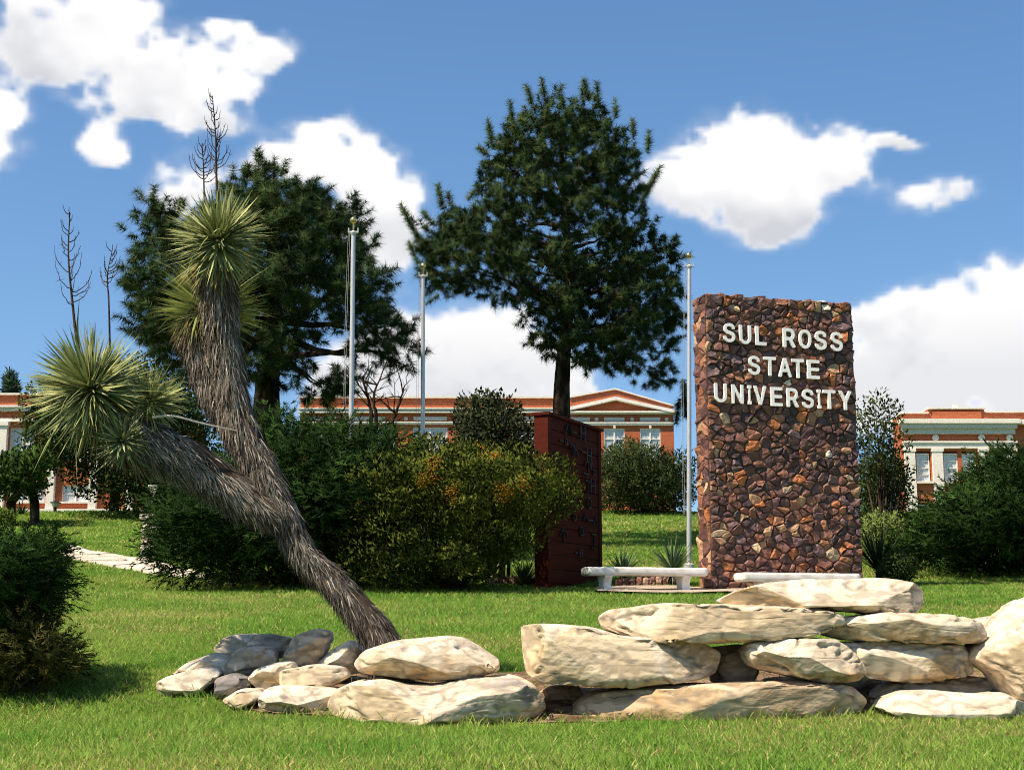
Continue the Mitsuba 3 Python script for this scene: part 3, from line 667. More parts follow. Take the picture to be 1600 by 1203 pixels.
# ---------------------------------------------------------------- red board with branding marks
def brand_board():
    rng = np.random.default_rng(44)
    key = thing('brand_board', 'dark red plank board with black iron brand marks beside the orange berried bush', 'board')
    th = math.radians(64); D, N = np.array([math.cos(th), math.sin(th), 0]), np.array([math.sin(th), -math.cos(th), 0])
    A = at(857, 648, 24.0); r = at(938, 673, 1.0); L = None
    E = r * ((A @ N) / (r @ N)); L = float((E - A) @ D)
    z0 = float(gz(A[0], A[1])) - .15; z1 = float(A[2]); t = .26

    def slab(mb, s0, s1, za, zb, n0, n1, ch=.006):
        q = np.array([[s, n, z] for s in (s0, s1) for n in (n0, n1) for z in (za, zb)])
        v = np.array([A[0], A[1], 0]) + q[:, :1] * D + q[:, 1:2] * N + q[:, 2:] * UP
        mb.add(v, np.array([[0, 1, 3], [0, 3, 2], [4, 6, 7], [4, 7, 5], [0, 4, 5], [0, 5, 1], [2, 3, 7], [2, 7, 6], [0, 2, 6], [0, 6, 4], [1, 5, 7], [1, 7, 3]]))
        return mb
    n = 13; H = (z1 - z0) / n
    part(key, 'post', slab(MB(), -.03, .09, z0, z1 - .001, -t, 0).mesh(), 'mat_red')
    part(key, 'post', slab(MB(), L - .09, L + .03, z0, z1 - .001, -t, 0).mesh(), 'mat_red')
    for k in range(n):
        part(key, 'plank', slab(MB(), .09, L - .09, z0 + k * H + .012, z0 + (k + 1) * H - .004, -t + .02, -.012 - .008 * rng.random()).mesh(), 'mat_red')
    part(key, 'backing', slab(MB(), .09, L - .09, z0, z1 - .01, -t + .03, -.05).mesh(), 'mat_iron')
    part(key, 'cap', slab(MB(), -.06, L + .06, z1, z1 + .05, -t - .03, .035).mesh(), 'mat_red')

    def mark(u, v, size, kind):
        q0 = on_face(u, v, A + N * .005, N); s0 = float((q0 - A) @ D); zc = q0[2]
        paths = []
        if kind == 'bar': paths = [[(-1, 0), (1, 0)]]
        if kind == 'fork': paths = [[(-.8, -.8), (0, .2), (0, 1)], [(.8, -.8), (0, .2)]]
        if kind == 'hook': paths = [[(.4, 1), (.4, -.6), (0, -1), (-.5, -.7)], [(-.3, .9), (.9, .9)]]
        if kind == 'zig': paths = [[(-1, -.7), (-.5, .8), (0, -.4), (.5, .8), (1, -.7)]]
        if kind == 'ring': a = np.linspace(0, 2 * np.pi, 13); paths = [list(zip(.6 * np.cos(a), .6 * np.sin(a)))]
        if kind == 'arc': a = np.linspace(.2, np.pi - .2, 9); paths = [list(zip(np.cos(a), np.sin(a) - .5)), [(0, .5), (0, -1)]]
        if kind == 'gate': paths = [[(-.7, -1), (-.7, 1)], [(.7, -1), (.7, 1)], [(-.7, 0), (.7, 0)]]
        mb = MB()
        for p in paths:
            P = np.array([np.array([A[0], A[1], 0]) + D * (s0 + x * size) + N * .012 + UP * (zc + y * size) for x, y in p])
            mb.tube(P, .016, 5)
        part(key, 'brand_mark', mb.mesh(), 'mat_iron')
    for u, v, s, k in [(888, 672, .13, 'zig'), (897, 676, .10, 'bar'), (910, 677, .13, 'gate'), (877, 689, .08, 'bar'), (884, 690, .08, 'ring'), (894, 700, .11, 'arc'), (899, 704, .12, 'fork'), (912, 707, .12, 'bar'), (920, 712, .14, 'gate'),
                       (862, 712, .10, 'bar'), (918, 727, .14, 'arc'), (915, 740, .12, 'bar'), (928, 738, .08, 'ring'), (916, 762, .14, 'hook'), (926, 759, .13, 'gate'), (920, 786, .16, 'ring'), (897, 808, .10, 'ring'), (914, 806, .12, 'fork'),
                       (922, 813, .12, 'bar'), (930, 812, .12, 'fork'), (880, 835, .15, 'arc'), (908, 830, .13, 'ring'), (926, 846, .14, 'hook'), (900, 864, .06, 'bar'), (907, 864, .07, 'gate')]:
        mark(u, v, s, k)


brand_board()


# ---------------------------------------------------------------- benches, paving, edging
def bench(px0, px1, Y, z_top, label, legs=(.2, .8), th=TH):
    key = thing('bench', label, 'bench', 'concrete benches by the stone sign')
    d, n = np.array([math.cos(th), math.sin(th), 0]), np.array([math.sin(th), -math.cos(th), 0])
    A = at(px0[0], px0[1], Y); r = at(px1[0], px1[1], 1.0); E = r * ((A @ n) / (r @ n)); L = float((E - A) @ d)
    t, wdt = .13, .42
    prof = shapely.box(0.04, .04, L - .04, wdt - .04).buffer(.04, 6)
    layers = [(0, -.03), (.02, -.004), (.045, 0), (t - .03, 0), (t - .008, -.012), (t, -.03)]
    mb = MB(); rings = []
    for z, o in layers:
        p = shapely.box(0.04, .04, L - .04, wdt - .04).buffer(.04 + o, 6)
        q = np.array([p.exterior.interpolate(s, normalized=True).coords[0] for s in np.arange(96) / 96])
        wob = (meshkit.fbm(np.stack([q[:, 0] * 5, q[:, 1] * 5, 0 * q[:, 0] + z * 9], -1), 3, 3) - .5) * .014
        rings.append(np.array([A[0], A[1], A[2] - t + z]) + q[:, :1] * d - q[:, 1:] * n + UP * wob[:, None])
    v = np.vstack(rings + [rings[0].mean(0)[None], rings[-1].mean(0)[None]]); k = 96; i = np.arange(k); j = (i + 1) % k
    f = np.vstack([np.stack([i + a * k, j + a * k, j + (a + 1) * k], 1) for a in range(5)] + [np.stack([i + a * k, j + (a + 1) * k, i + (a + 1) * k], 1) for a in range(5)] + [np.stack([j, i, i * 0 + 6 * k], 1), np.stack([i + 5 * k, j + 5 * k, i * 0 + 6 * k + 1], 1)])
    part(key, 'seat', (v, f), 'mat_concrete', smooth=40)
    for s in legs:
        base = A + d * (L * s) - n * (wdt / 2)
        zb = float(gz(base[0], base[1])) - .03; H = A[2] - t - zb + .004
        zz = np.linspace(0, 1, 15); half = .15 + .035 * np.cos(zz * 2 * np.pi) + .02 * (zz < .1) + .02 * (zz > .9)
        pts = np.vstack([np.stack([half, zz * H], 1), np.stack([-half[::-1], zz[::-1] * H], 1)])
        ex = trimesh.creation.extrude_polygon(shapely.Polygon(pts), .13, engine='earcut')
        q = np.array(ex.vertices)
        part(key, 'leg', (np.array([base[0], base[1], zb]) + q[:, :1] * n + q[:, 1:2] * UP + (q[:, 2:] - .065) * d, ex.faces), 'mat_concrete')


bench((919, 885), (1108, 891), 22.3, 0, 'white concrete bench between the red board and the stone sign', (.17, .82))
bench((1162, 894), (1346, 897), 21.9, 0, 'white concrete bench directly in front of the stone sign', (.2, .8))
pv = []
v, f = sheet(PAVE, .10, .05)
ground('pavement', (v, f), 'mat_paving')


def stone_row(name, label, px, n, Y0, seed, size, tones, group=None):
    rng = np.random.default_rng(seed)
    key = thing(name, label, 'edging', group)
    for k in range(n):
        u = px[0] + (px[2] - px[0]) * (k + .5) / n; v = px[1] + (px[3] - px[1]) * (k + .5) / n
        p = at(u, v, Y0); wd = abs(px[2] - px[0]) / n * Y0 / F_PX
        z = gz(p[0], p[1])
        s = trimesh.creation.icosphere(2, 1.0); q = np.array(s.vertices); q = np.sign(q) * np.abs(q) ** .55
        q = q * np.array([wd * .49, size * .8, size * rng.uniform(.8, 1.1)]) + (meshkit.fbm(q * 1.7 + k * 9, 3, seed)[:, None] - .5) * .05
        c = np.array(tones[rng.integers(len(tones))]) * rng.uniform(.8, 1.2)
        part(key, 'stone', MB().add(q + [p[0], p[1], z + size * .55], s.faces, c), 'mat_stone')


RED = [(.20, .075, .05), (.25, .11, .08), (.15, .07, .06), (.36, .22, .17)]
stone_row('stone_edging', 'row of reddish edging stones behind the first bench', (962, 918, 1056, 918), 9, 24.4, 3, .10, RED)
stone_row('stone_edging', 'row of reddish edging stones left of the red board', (764, 912, 838, 912), 7, 25.2, 4, .10, RED)


def flag_path():
    rng = np.random.default_rng(9)
    key = number('path'); labels[key] = {'kind': 'structure'}
    x0, y0, x1, y1 = PATH.bounds
    scene[key + '__bed'] = mikit.ply(sheet(PATH, .12, .012), 'mat_soil')
    pts = [q for q in np.stack([rng.uniform(x0, x1, 600), rng.uniform(y0, y1, 600)], 1) if PATH.contains(shapely.Point(q))]
    keep = []
    for q in pts:
        if all(np.hypot((q - o)[0], (q - o)[1] * .9) > .62 for o in keep): keep.append(q)
    from scipy.spatial import Voronoi
    p = np.array(keep); b = np.array([[x0 - 9, y0 - 9], [x1 + 9, y0 - 9], [x0 - 9, y1 + 9], [x1 + 9, y1 + 9]]); vor = Voronoi(np.vstack([p, b]))
    for i in range(len(p)):
        reg = vor.regions[vor.point_region[i]]
        if -1 in reg: continue
        cell = shapely.Polygon(vor.vertices[reg]).intersection(PATH).buffer(-.05)
        if cell.geom_type != 'Polygon' or cell.area < .04: continue
        cell = cell.simplify(.03); ex = trimesh.creation.extrude_polygon(cell, .05, engine='earcut'); q = np.array(ex.vertices)
        q[:, 2] = gz(q[:, 0], q[:, 1]) + np.where(q[:, 2] > .02, .045 + .02 * rng.random(), -.03)
        part(key, 'stone', MB().add(q, ex.faces, np.array([.60, .54, .45]) * rng.uniform(.75, 1.1)), 'mat_rock')


flag_path()


# ---------------------------------------------------------------- flagpoles
def flagpole(top, bottom_u, Y, r, label):
    key = thing('flagpole', label, 'flagpole', 'flagpoles behind the stone sign and the shrubs')
    P1 = at(top[0], top[1], Y)
    z0 = float(gz(P1[0], Y)); rb = at(bottom_u, 860, Y)
    # a pole stands a hair out of plumb
    k = (P1[2] - rb[2]); P0 = np.array([P1[0] + (rb[0] - P1[0]) * (P1[2] - z0) / k, Y, z0 - .05])
    t = np.linspace(0, 1, 12)[:, None]
    part(key, 'pole', MB().tube(P0 + (P1 - P0) * t, r * (1 - .22 * t[:, 0]), 20).mesh(), 'mat_steel', smooth=50)
    part(key, 'base_collar', MB().tube(np.array([[P0[0], Y, z0 - .05], [P0[0], Y, z0 + .10], [P0[0], Y, z0 + .14]]), [r * 2.2, r * 2.2, r * 1.1], 20).mesh(), 'mat_steel', smooth=40)
    tr = MB().tube(np.array([P1, P1 + UP * .05, P1 + UP * .09]), [r * .95, r * 1.25, r * .5], 14); tr.box(P1[0] - r * 1.9, P1[0] + r * 1.9, Y - .03, Y + .03, P1[2] + .045, P1[2] + .075)
    tr.box(P1[0] - r * 1.9, P1[0] - r * 1.5, Y - .025, Y + .025, P1[2] + .075, P1[2] + .14); tr.box(P1[0] + r * 1.5, P1[0] + r * 1.9, Y - .025, Y + .025, P1[2] + .075, P1[2] + .14)
    part(key, 'truck', tr.mesh(), 'mat_steel')
    part(key, 'stem', MB().tube(np.array([P1 + UP * .08, P1 + UP * .24]), .014, 8).mesh(), 'mat_gold')
    b = trimesh.creation.icosphere(3, r * 1.28); b.apply_translation(P1 + UP * (.24 + r * 1.0))
    part(key, 'ball', b, 'mat_gold', smooth=True)
    h = []
    for s in (-1.0, -1.5):
        a = P1 + np.array([r * s * 1.15, -.02, .03]); c = P0 + np.array([r * s * 1.2, -.02, 1.2]); u = np.linspace(0, 1, 10)[:, None]
        h.append(a + (c - a) * u + np.array([-.05, 0, 0]) * np.sin(u * np.pi))
    mb = MB()
    for q in h: mb.tube(q, .004, 5)
    part(key, 'halyard', mb.mesh(), 'mat_rope')


flagpole((552, 368), 546.5, 25.5, .052, 'tall steel flagpole with a gold ball in front of the left pine')
flagpole((661, 435), 660.4, 32.0, .055, 'short looking flagpole in the middle with its rope hanging free on the left')
flagpole((1077, 420), 1076.6, 29.5, .052, 'steel flagpole standing close to the left side of the stone sign')


# ---------------------------------------------------------------- foliage makers
def crown_points(px, Y, depth, n, rng, holes=(), R=60.0, lobe=.6, flat=.75, gap=.8, over=.22):
    """points on the lobes that make up a crown: (points, outward directions, outerness, centre)"""
    poly = shapely.Polygon(px)
    if not poly.is_valid: poly = poly.buffer(0)
    if poly.geom_type != 'Polygon': poly = max(poly.geoms, key=lambda g: g.area)
    k = F_PX / Y; lp = lobe * k
    core = poly.buffer(-.5 * lp)
    if core.is_empty: core = poly
    if core.geom_type != 'Polygon': core = shapely.union_all([g for g in core.geoms])
    q, _ = inside(core, 2600, rng); d = shapely.distance(shapely.points(q), poly.boundary)
    t = np.clip(d / R, 0, 1); h = depth * np.sqrt(np.clip(1 - (1 - t) ** 2, 0, 1))
    s = rng.uniform(-1, 1, len(q)); s = np.sign(s) * np.abs(s) ** .6
    C = at(q[:, 0], q[:, 1], Y + s * h); keep = []
    for i in range(len(q)):
        if any(np.hypot(q[i, 0] - hx, q[i, 1] - hy) < hr and pr > rng.random() for hx, hy, hr, pr in holes): continue
        if not keep or (np.linalg.norm((C[keep] - C[i]) * [1, 1, 1 / flat], axis=1).min() > gap * lobe): keep.append(i)
        if len(keep) > 420: break
    C, q = C[keep], q[keep]; rl = lobe * rng.uniform(.65, 1.25, len(C))
    N = int(n * 1.35); w = rl ** 2 / (rl ** 2).sum(); L = rng.choice(len(C), N, p=w)
    D = rand_dirs(N, rng); r = 1 - .5 * rng.random(N) ** 1.6
    off = D * (rl[L] * r)[:, None] * [1, 1, flat]; off[:, 2] += (meshkit.fbm(C[L] * 2 + D * 1.3, 2, 5) - .5) * rl[L] * .5
    P = C[L] + off
    pp = q[L] + np.stack([off[:, 0], -off[:, 2]], 1) * k
    ok = shapely.contains_xy(poly.buffer(over * lp), pp[:, 0], pp[:, 1])
    P, D, r = P[ok][:n], D[ok][:n], r[ok][:n]
    c = C.mean(0)
    out = unit((P - c) / np.maximum(np.ptp(C, axis=0), .4))
    return P, unit(D * .9 + out * .45), np.clip((r - .5) * 2, 0, 1), C


def limbs(mb, root, P, n, rng, r0=.05, sag=.06):
    idx = rng.choice(len(P), min(n, len(P)), replace=False)
    for i in idx:
        b = P[i]; t = np.clip((b[2] - .9 * np.linalg.norm(b[:2] - root[-1][:2]) * .45 - root[0][2]) / max(root[-1][2] - root[0][2], .1), .12, .97)
        k = t * (len(root) - 1); j = min(int(k), len(root) - 2); a = root[j] + (root[j + 1] - root[j]) * (k - j)
        s = np.linspace(0, 1, 7)[:, None]; ln = np.linalg.norm(b - a)
        q = a + (b - a) * s + UP * (s * (s - 1)) * ln * sag * rng.uniform(-.6, 1.8) + rng.normal(size=(7, 3)) * .025 * ln * s * (1 - s) * 2
        mb.tube(q, np.linspace(r0 * rng.uniform(.5, 1.0), .008, 7), 5)


def pine(name, label, px, Y, depth, trunk, rt, n, holes, seed, tone=1.0, R=70, needle=.22, up=.42, extra=(), lobe=.62, nl=46):
    rng = np.random.default_rng(seed)
    key = thing(name, label, 'pine tree')
    tp = smooth_path(np.array(trunk, float), 20); TP = at(tp[:, 0], tp[:, 1], Y + tp[:, 2])
    TP = np.vstack([[TP[0, 0], TP[0, 1], float(gz(TP[0, 0], TP[0, 1])) - .1], TP])
    rr = np.concatenate([[rt * 1.25], np.linspace(rt, .05, 20)])
    part(key, 'trunk', MB().tube(TP, rr, 14).mesh(), 'mat_bark', smooth=True)
    P, out, t, C = crown_points(px, Y, depth, n, rng, holes, R=R, lobe=lobe, flat=.72, gap=1.22)
    mb = MB(); limbs(mb, TP, C, nl, rng, rt * .36, sag=.12)
    part(key, 'branch', mb.mesh(), 'mat_bark', smooth=True, kind='stuff')
    axis = unit(out * .9 + UP * up + rng.normal(size=(len(P), 3)) * .3)
    for (u, v, u2, v2) in extra:                                    # single candles that stand out of the outline
        a, b = at(u, v, Y), at(u2, v2, Y); m = max(2, int(np.linalg.norm(b - a) / .11))
        q = a + (b - a) * np.linspace(0, .8, m)[:, None]; P = np.vstack([P, q]); axis = np.vstack([axis, np.repeat(unit(b - a)[None], m, 0)]); t = np.concatenate([t, np.ones(m)])
    m = 108; k = len(P)
    ls = rng.uniform(.14, .34, k)
    pos = rng.random((k, m)); A = axis[:, None]
    rad = rng.normal(size=(k, m, 3)); rad = unit(rad - (rad * A).sum(-1, keepdims=True) * A)
    ND = unit(A * (.1 + .75 * pos[..., None]) + rad + rng.normal(size=(k, m, 3)) * .3)
    B = P[:, None] + A * (pos * ls[:, None])[..., None] - A * .15
    ND, B = ND.reshape(-1, 3), B.reshape(-1, 3)
    S = unit(np.cross(ND, rand_dirs(len(ND), rng)))
    v, f, c = strips(B, ND, S, needle * rng.uniform(.45, 1.2, len(B)), .0145 * Y / 36, np.array([[0, 0, -.12]]).repeat(len(B), 0))
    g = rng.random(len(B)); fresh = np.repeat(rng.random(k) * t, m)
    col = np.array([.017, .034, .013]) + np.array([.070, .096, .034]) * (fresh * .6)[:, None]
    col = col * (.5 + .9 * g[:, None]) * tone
    dead = (rng.random(len(B)) < .03)[:, None]; col = np.where(dead, np.array([.12, .085, .04]), col)
    nr = np.vstack([out, np.zeros((k - len(out), 3)) + [-.3, -.5, .8]]); nr = unit(np.repeat(nr, m, 0) * .9 + ND * .55 + UP * .1)
    part(key, 'needles', MB().add(v, f, np.repeat(col, c, 0)).norm(np.repeat(nr, c, 0)), 'mat_leaf', kind='stuff')
    return key


def shrub(name, label, cat, px, Y, depth, n, seed, leaf, cols, kind='leaf', R=50, lobe=.4, flat=.8, trunk=True, group=None, holes=(), up=.4, wood=18, stem=.03, gap=.8, over=.22):
    """leafy bush or tree crown; cols = (dark, light, tip) colours; leaf = (length, width)"""
    rng = np.random.default_rng(seed)
    key = thing(name, label, cat, group)
    P, out, t, C = crown_points(px, Y, depth, n, rng, holes, R=R, lobe=lobe, flat=flat, gap=gap, over=over)
    k = len(P)
    clump = meshkit.fbm(P * (1.1 / lobe) + 3, 3, seed)
    if kind == 'leaf':
        D = unit(out * .7 + UP * up + rand_dirs(k, rng) * 1.0); S = unit(np.cross(D, rand_dirs(k, rng)))
        L = leaf[0] * rng.uniform(.7, 1.3, k)[:, None]; W = leaf[1] * rng.uniform(.7, 1.2, k)[:, None] / 2
        Nn = unit(np.cross(S, D)); v = np.stack([P, P + D * L * .45 - S * W - Nn * W * .4, P + D * L - Nn * W * .5, P + D * L * .45 + S * W - Nn * W * .4], 1).reshape(-1, 3)
        b = np.arange(k)[:, None] * 4; f = np.vstack([b + [[0, 1, 2]], b + [[0, 2, 3]]]); m = 4; rep = 1
    else:                                                          # juniper: plumes of fine scale twigs
        m0 = 20
        A = unit(out * np.array([1.0, 1.0, .5]) + UP * up + rng.normal(size=(k, 3)) * .35)
        side = unit(np.cross(A, UP + 1e-3) + rng.normal(size=(k, 3)) * .3)
        ls = leaf[0] * rng.uniform(.6, 1.3, k)
        pos = np.sort(rng.random((k, m0)), 1); sg = rng.choice([-1, 1], (k, m0))
        curve = np.array([0, 0, -1.0]) * .35
        B = P[:, None] + A[:, None] * (pos * ls[:, None])[..., None] + curve * (pos ** 2 * ls[:, None])[..., None] * .6
        D = unit(A[:, None] * .9 + side[:, None] * sg[..., None] * .75 + rng.normal(size=(k, m0, 3)) * .28)
        L = (ls[:, None] * (.48 - .30 * pos)) * rng.uniform(.7, 1.2, (k, m0))
        B, D, L = B.reshape(-1, 3), D.reshape(-1, 3), L.reshape(-1)
        v, f, m = strips(B, D, unit(np.cross(D, rand_dirs(len(B), rng))), L, leaf[1], np.array([[0, 0, -.1]]).repeat(len(B), 0)); rep = m0
    dark, light, tip = map(np.array, cols)
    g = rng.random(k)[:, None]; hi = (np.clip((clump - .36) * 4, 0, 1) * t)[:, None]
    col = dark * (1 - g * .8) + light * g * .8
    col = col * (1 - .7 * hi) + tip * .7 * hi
    col = np.repeat(col * (.75 + .5 * rng.random((k, 1))), rep, 0)
    if rep > 1: col = col * rng.uniform(.7, 1.3, (len(col), 1))
    fd = rand_dirs(len(v) // m, rng); nr = unit(np.repeat(out, rep, 0) * 1.0 + fd * .55)
    part(key, 'foliage', MB().add(v, f, np.repeat(np.clip(col, .004, .6), m, 0)).norm(np.repeat(nr, m, 0)), 'mat_leaf', kind='stuff')
    if trunk:
        mb = MB(); u = P[:, 0].mean(); y = P[:, 1].mean(); root = np.array([u, y, float(gz(u, y)) - .08])
        top = np.array([u, y, np.quantile(P[:, 2], .8)])
        for i in rng.choice(k, wood, replace=False):
            b = P[i]; q0 = root + rng.normal(size=3) * [.12, .1, 0]; ss = np.linspace(0, 1, 6)[:, None]
            q = q0 + (b - q0) * ss + UP * ss * (1 - ss) * .35 * np.linalg.norm(b - q0); mb.tube(q, np.linspace(stem, .006, 6), 5)
        part(key, 'stems', mb.mesh(), 'mat_bark', kind='stuff')
    return key, P, out, t, rng


PINE_C = [(672,468),(655,425),(666,405),(655,392),(648,372),(640,350),(652,345),(668,352),(672,318),(690,312),(702,322),(716,312),(735,304),(752,312),(748,290),(748,262),(752,240),(760,222),(772,214),(786,205),(796,188),(812,172),(830,160),(850,150),(872,148),(886,158),(902,152),(918,146),(934,152),(946,170),(962,172),(970,200),(982,205),(994,212),(1000,228),(1014,228),(1016,262),(1004,295),(1016,300),(1004,322),(1006,345),(1030,352),(1050,372),(1056,395),(1066,404),(1066,450),(1070,500),(1064,545),(1058,575),(1074,600),(1066,640),(1056,640),(1046,612),(1012,608),(978,592),(944,582),(910,588),(886,560),(862,572),(846,560),(838,540),(806,505),(768,486),(726,466),(698,462)]
pine('pine_tree', 'tall full pine standing behind the red board in the middle', PINE_C, 40.0, 3.6, [(877,665,0),(878,600,0),(882,540,0),(888,470,0),(886,380,.1),(880,280,.1),(872,180,.1)], .27, 3300,
     [(880,247,10,.9),(905,305,16,.7),(822,425,20,.6),(800,400,14,.6),(905,455,16,.7),(740,450,22,.55),(1000,475,18,.8),(1010,520,16,.8),(940,330,20,.5),(765,440,20,.6),(1030,555,18,.8),(850,380,14,.5),(960,430,14,.5)], 51,
     extra=[(660,385,622,312),(672,345,660,330),(690,320,684,286),(702,315,700,300),(760,240,745,228),(768,222,762,186),(800,190,797,160),(830,160,822,132),(850,150,846,122),(872,148,878,134),(918,150,911,120),(934,156,932,132),(962,178,962,160),(990,212,988,186),(1012,232,1014,208),(1004,312,1034,256),(1020,350,1030,338),(1050,385,1060,366),(1062,404,1076,398),(680,465,668,474),(650,405,638,376),(735,306,742,296),(1068,600,1072,660),(1060,630,1056,664)])
PINE_L = [(190,455),(184,440),(188,424),(214,410),(220,396),(200,372),(190,358),(198,346),(218,342),(216,318),(234,302),(262,300),(284,316),(292,345),(330,330),(352,300),(352,272),(368,254),(398,246),(430,244),(450,250),(468,276),(500,280),(524,284),(542,306),(572,326),(586,352),(584,382),(566,404),(582,416),(604,406),(620,416),(622,436),(612,460),(618,484),(646,494),(652,520),(662,540),(678,556),(664,572),(644,590),(616,580),(590,572),(566,590),(562,622),(540,636),(500,632),(470,620),(440,600),(400,608),(350,600),(300,606),(262,570),(236,546),(208,530),(198,512),(202,498),(188,484)]
pine('pine_tree', 'broad dark pine standing behind the yucca on the left', PINE_L, 33.0, 3.4, [(416,660,0),(418,600,0),(424,530,0),(430,460,0),(428,380,0),(424,310,0)], .34, 3000,
     [(520,530,46,.95),(470,565,34,.85),(620,560,22,.7),(590,520,20,.7),(530,585,26,.8),(452,465,14,.8),(560,545,34,.8),(500,560,30,.7),(390,325,10,.9),(550,500,20,.6),(600,540,18,.6),(430,440,14,.7),(470,500,16,.7),(540,560,24,.8),(200,470,14,.6),(250,410,10,.5),(230,535,14,.6)], 52,
     tone=1.05, needle=.22, R=60, up=.25, lobe=.72)

# big dark broadleaf tree at the left, with trunk
DARK = ((.012, .022, .008), (.030, .050, .016), (.055, .085, .024))
LT = [(30,640),(36,612),(62,596),(92,590),(130,588),(160,560),(200,560),(240,556),(290,572),(322,600),(336,660),(336,700),(336,797),(170,797),(166,760),(150,772),(128,770),(100,760),(96,740),(40,735),(26,712),(40,690),(44,664)]
key, P, out, t, rng = shrub('oak_tree', 'dark leafy tree in front of the left brick building with a black trunk', 'tree', LT, 55.0, 3.0, 34000, 61, (.17, .10), DARK, trunk=False, R=40, lobe=0.95, gap=.7, over=.45)
for (u0, u1, r) in ((152, 160, .30), (178, 190, .2)):
    p0 = hit(u0, 799); q = np.array([p0 - UP * .1, at(u0 + 2, 770, p0[1]), at((u0 + u1) / 2 + 4, 730, p0[1]), at(u1, 660, p0[1])])
    part(key, 'trunk', MB().tube(q, [r * 1.1, r, r * .8, r * .4], 10).mesh(), 'mat_bark', smooth=True)
key, P, out, t, rng = shrub('small_tree', 'small leaning tree with bright green top at the left edge', 'tree', [(-20,780),(-30,728),(4,706),(40,700),(72,704),(80,722),(66,740),(76,760),(60,776),(20,776)], 50.0, 1.2, 5200, 62, (.16, .09), ((.010, .022, .007), (.026, .052, .012), (.075, .13, .026)), trunk=False, R=24, lobe=0.5)
for (a, b, c, d) in (((19, 799), (17, 786), (28, 770), (26, 745)), ((56, 799), (54, 788), (52, 772), (44, 745))):
    q = np.array([at(*x, 50.0) for x in (a, b, c, d)]); q[0, 2] = gz(q[0, 0], q[0, 1]) - .15
    part(key, 'trunk', MB().tube(q, [.17, .17, .15, .06], 9).mesh(), 'mat_bark', smooth=True)
key, P, out, t, rng = shrub('conifer', 'tiny far conifer poking above the left brick building', 'tree', [(10,622),(2,606),(10,604),(6,594),(12,592),(9,580),(14,568),(18,582),(24,592),(20,594),(30,606),(24,608),(32,622)], 95.0, .5, 1200, 63, (.4, .09), ((.02, .04, .025), (.04, .07, .04), (.05, .09, .05)), R=10, trunk=False, lobe=0.4)
part(key, 'trunk', MB().tube(np.array([[at(15, 600, 95.0)[0], 95.0, 5.2], at(15, 572, 95.0)]), [.3, .03], 6).mesh(), 'mat_bark')
shrub('shrub', 'low light green shrub at the left edge of the far lawn', 'shrub', [(-20,812),(-20,796),(6,794),(22,800),(24,812),(10,820)], 42.0, .5, 1200, 64, (.10, .05), ((.06, .10, .02), (.14, .19, .04), (.2, .24, .05)), R=12, lobe=0.25)

# junipers
JC = ((.006, .014, .005), (.018, .040, .011), (.046, .092, .024))
JB = [(252,892),(246,868),(256,846),(248,822),(252,800),(238,778),(262,762),(300,758),(330,735),(372,706),(400,662),(424,650),(470,652),(505,646),(540,652),(580,662),(612,680),(640,700),(640,760),(620,800),(610,860),(600,908),(450,908),(340,906),(270,904)]
shrub('juniper_bush', 'huge dark spreading juniper filling the space behind the yucca trunk', 'juniper', JB, 24.5, 2.6, 10000, 71, (.36, .020), JC, kind='spray', R=80, up=.35, lobe=0.62, gap=1.15, flat=.62, over=.45)
JL = [(-60,1000),(-60,838),(-20,832),(20,838),(58,836),(92,842),(118,848),(112,862),(92,874),(104,882),(132,874),(126,890),(96,904),(84,930),(112,936),(126,938),(104,948),(66,962),(40,975)]
shrub('juniper_bush', 'dark juniper with flat sprays cut by the left edge of the photo', 'juniper', JL, 10.3, .75, 3000, 72, (.16, .0085), ((.007, .017, .006), (.020, .046, .012), (.042, .09, .022)), kind='spray', R=70, up=.3, stem=.012, lobe=0.2, gap=1.1, flat=.6, over=.45)
BL = [(-60,1062),(-60,975),(0,962),(30,956),(60,962),(92,990),(118,1010),(132,1040),(126,1058),(60,1066)]
shrub('juniper_bush', 'low juniper with yellowish brown tips below the darker one at the left edge', 'juniper', BL, 10.0, .5, 1900, 73, (.13, .0075), ((.025, .035, .012), (.07, .075, .022), (.14, .115, .035)), kind='spray', R=60, up=.35, stem=.01, lobe=0.15, gap=1.0, flat=.7)
JR = [(1400,884),(1404,850),(1420,830),(1408,812),(1446,800),(1432,784),(1470,780),(1480,768),(1464,756),(1508,750),(1526,734),(1514,720),(1542,724),(1548,700),(1566,694),(1590,706),(1640,700),(1700,740),(1700,892),(1560,892),(1470,890)]
shrub('juniper_bush', 'large dark juniper with upswept sprays at the right edge of the photo', 'juniper', JR, 28.0, 2.3, 6400, 74, (.40, .022), JC, kind='spray', R=80, up=.45, lobe=0.65, gap=1.15, flat=.6, over=.2)

# berry bush
PB_ = [(540,900),(528,870),(536,842),(524,820),(548,806),(556,770),(552,745),(566,730),(566,708),(590,700),(612,688),(650,684),(690,686),(726,690),(760,690),(790,700),(830,704),(846,716),(880,706),(912,716),(900,730),(880,740),(884,752),(914,778),(906,800),(880,800),(870,822),(846,824),(848,848),(826,858),(800,872),(786,880),(770,900),(766,916),(640,918),(560,914)]
key, P, out, t, rng = shrub('berry_bush', 'large yellow green bush with orange berries in front of the red board', 'bush', PB_, 23.0, 1.7, 56000, 81, (.074, .032), ((.010, .020, .006), (.038, .056, .012), (.150, .170, .028)), R=60, up=.6, wood=30, lobe=0.42, gap=1.25, flat=.66, over=.5)
mb = MB(); ico = trimesh.creation.icosphere(0, 1.0); q = out[:, 1] < .1
C = at(np.array([664, 676, 682, 794, 784, 818, 706, 769]), np.array([757, 750, 734, 777, 770, 763, 780, 696]), 22.0)
C[:, 1] = 21.55
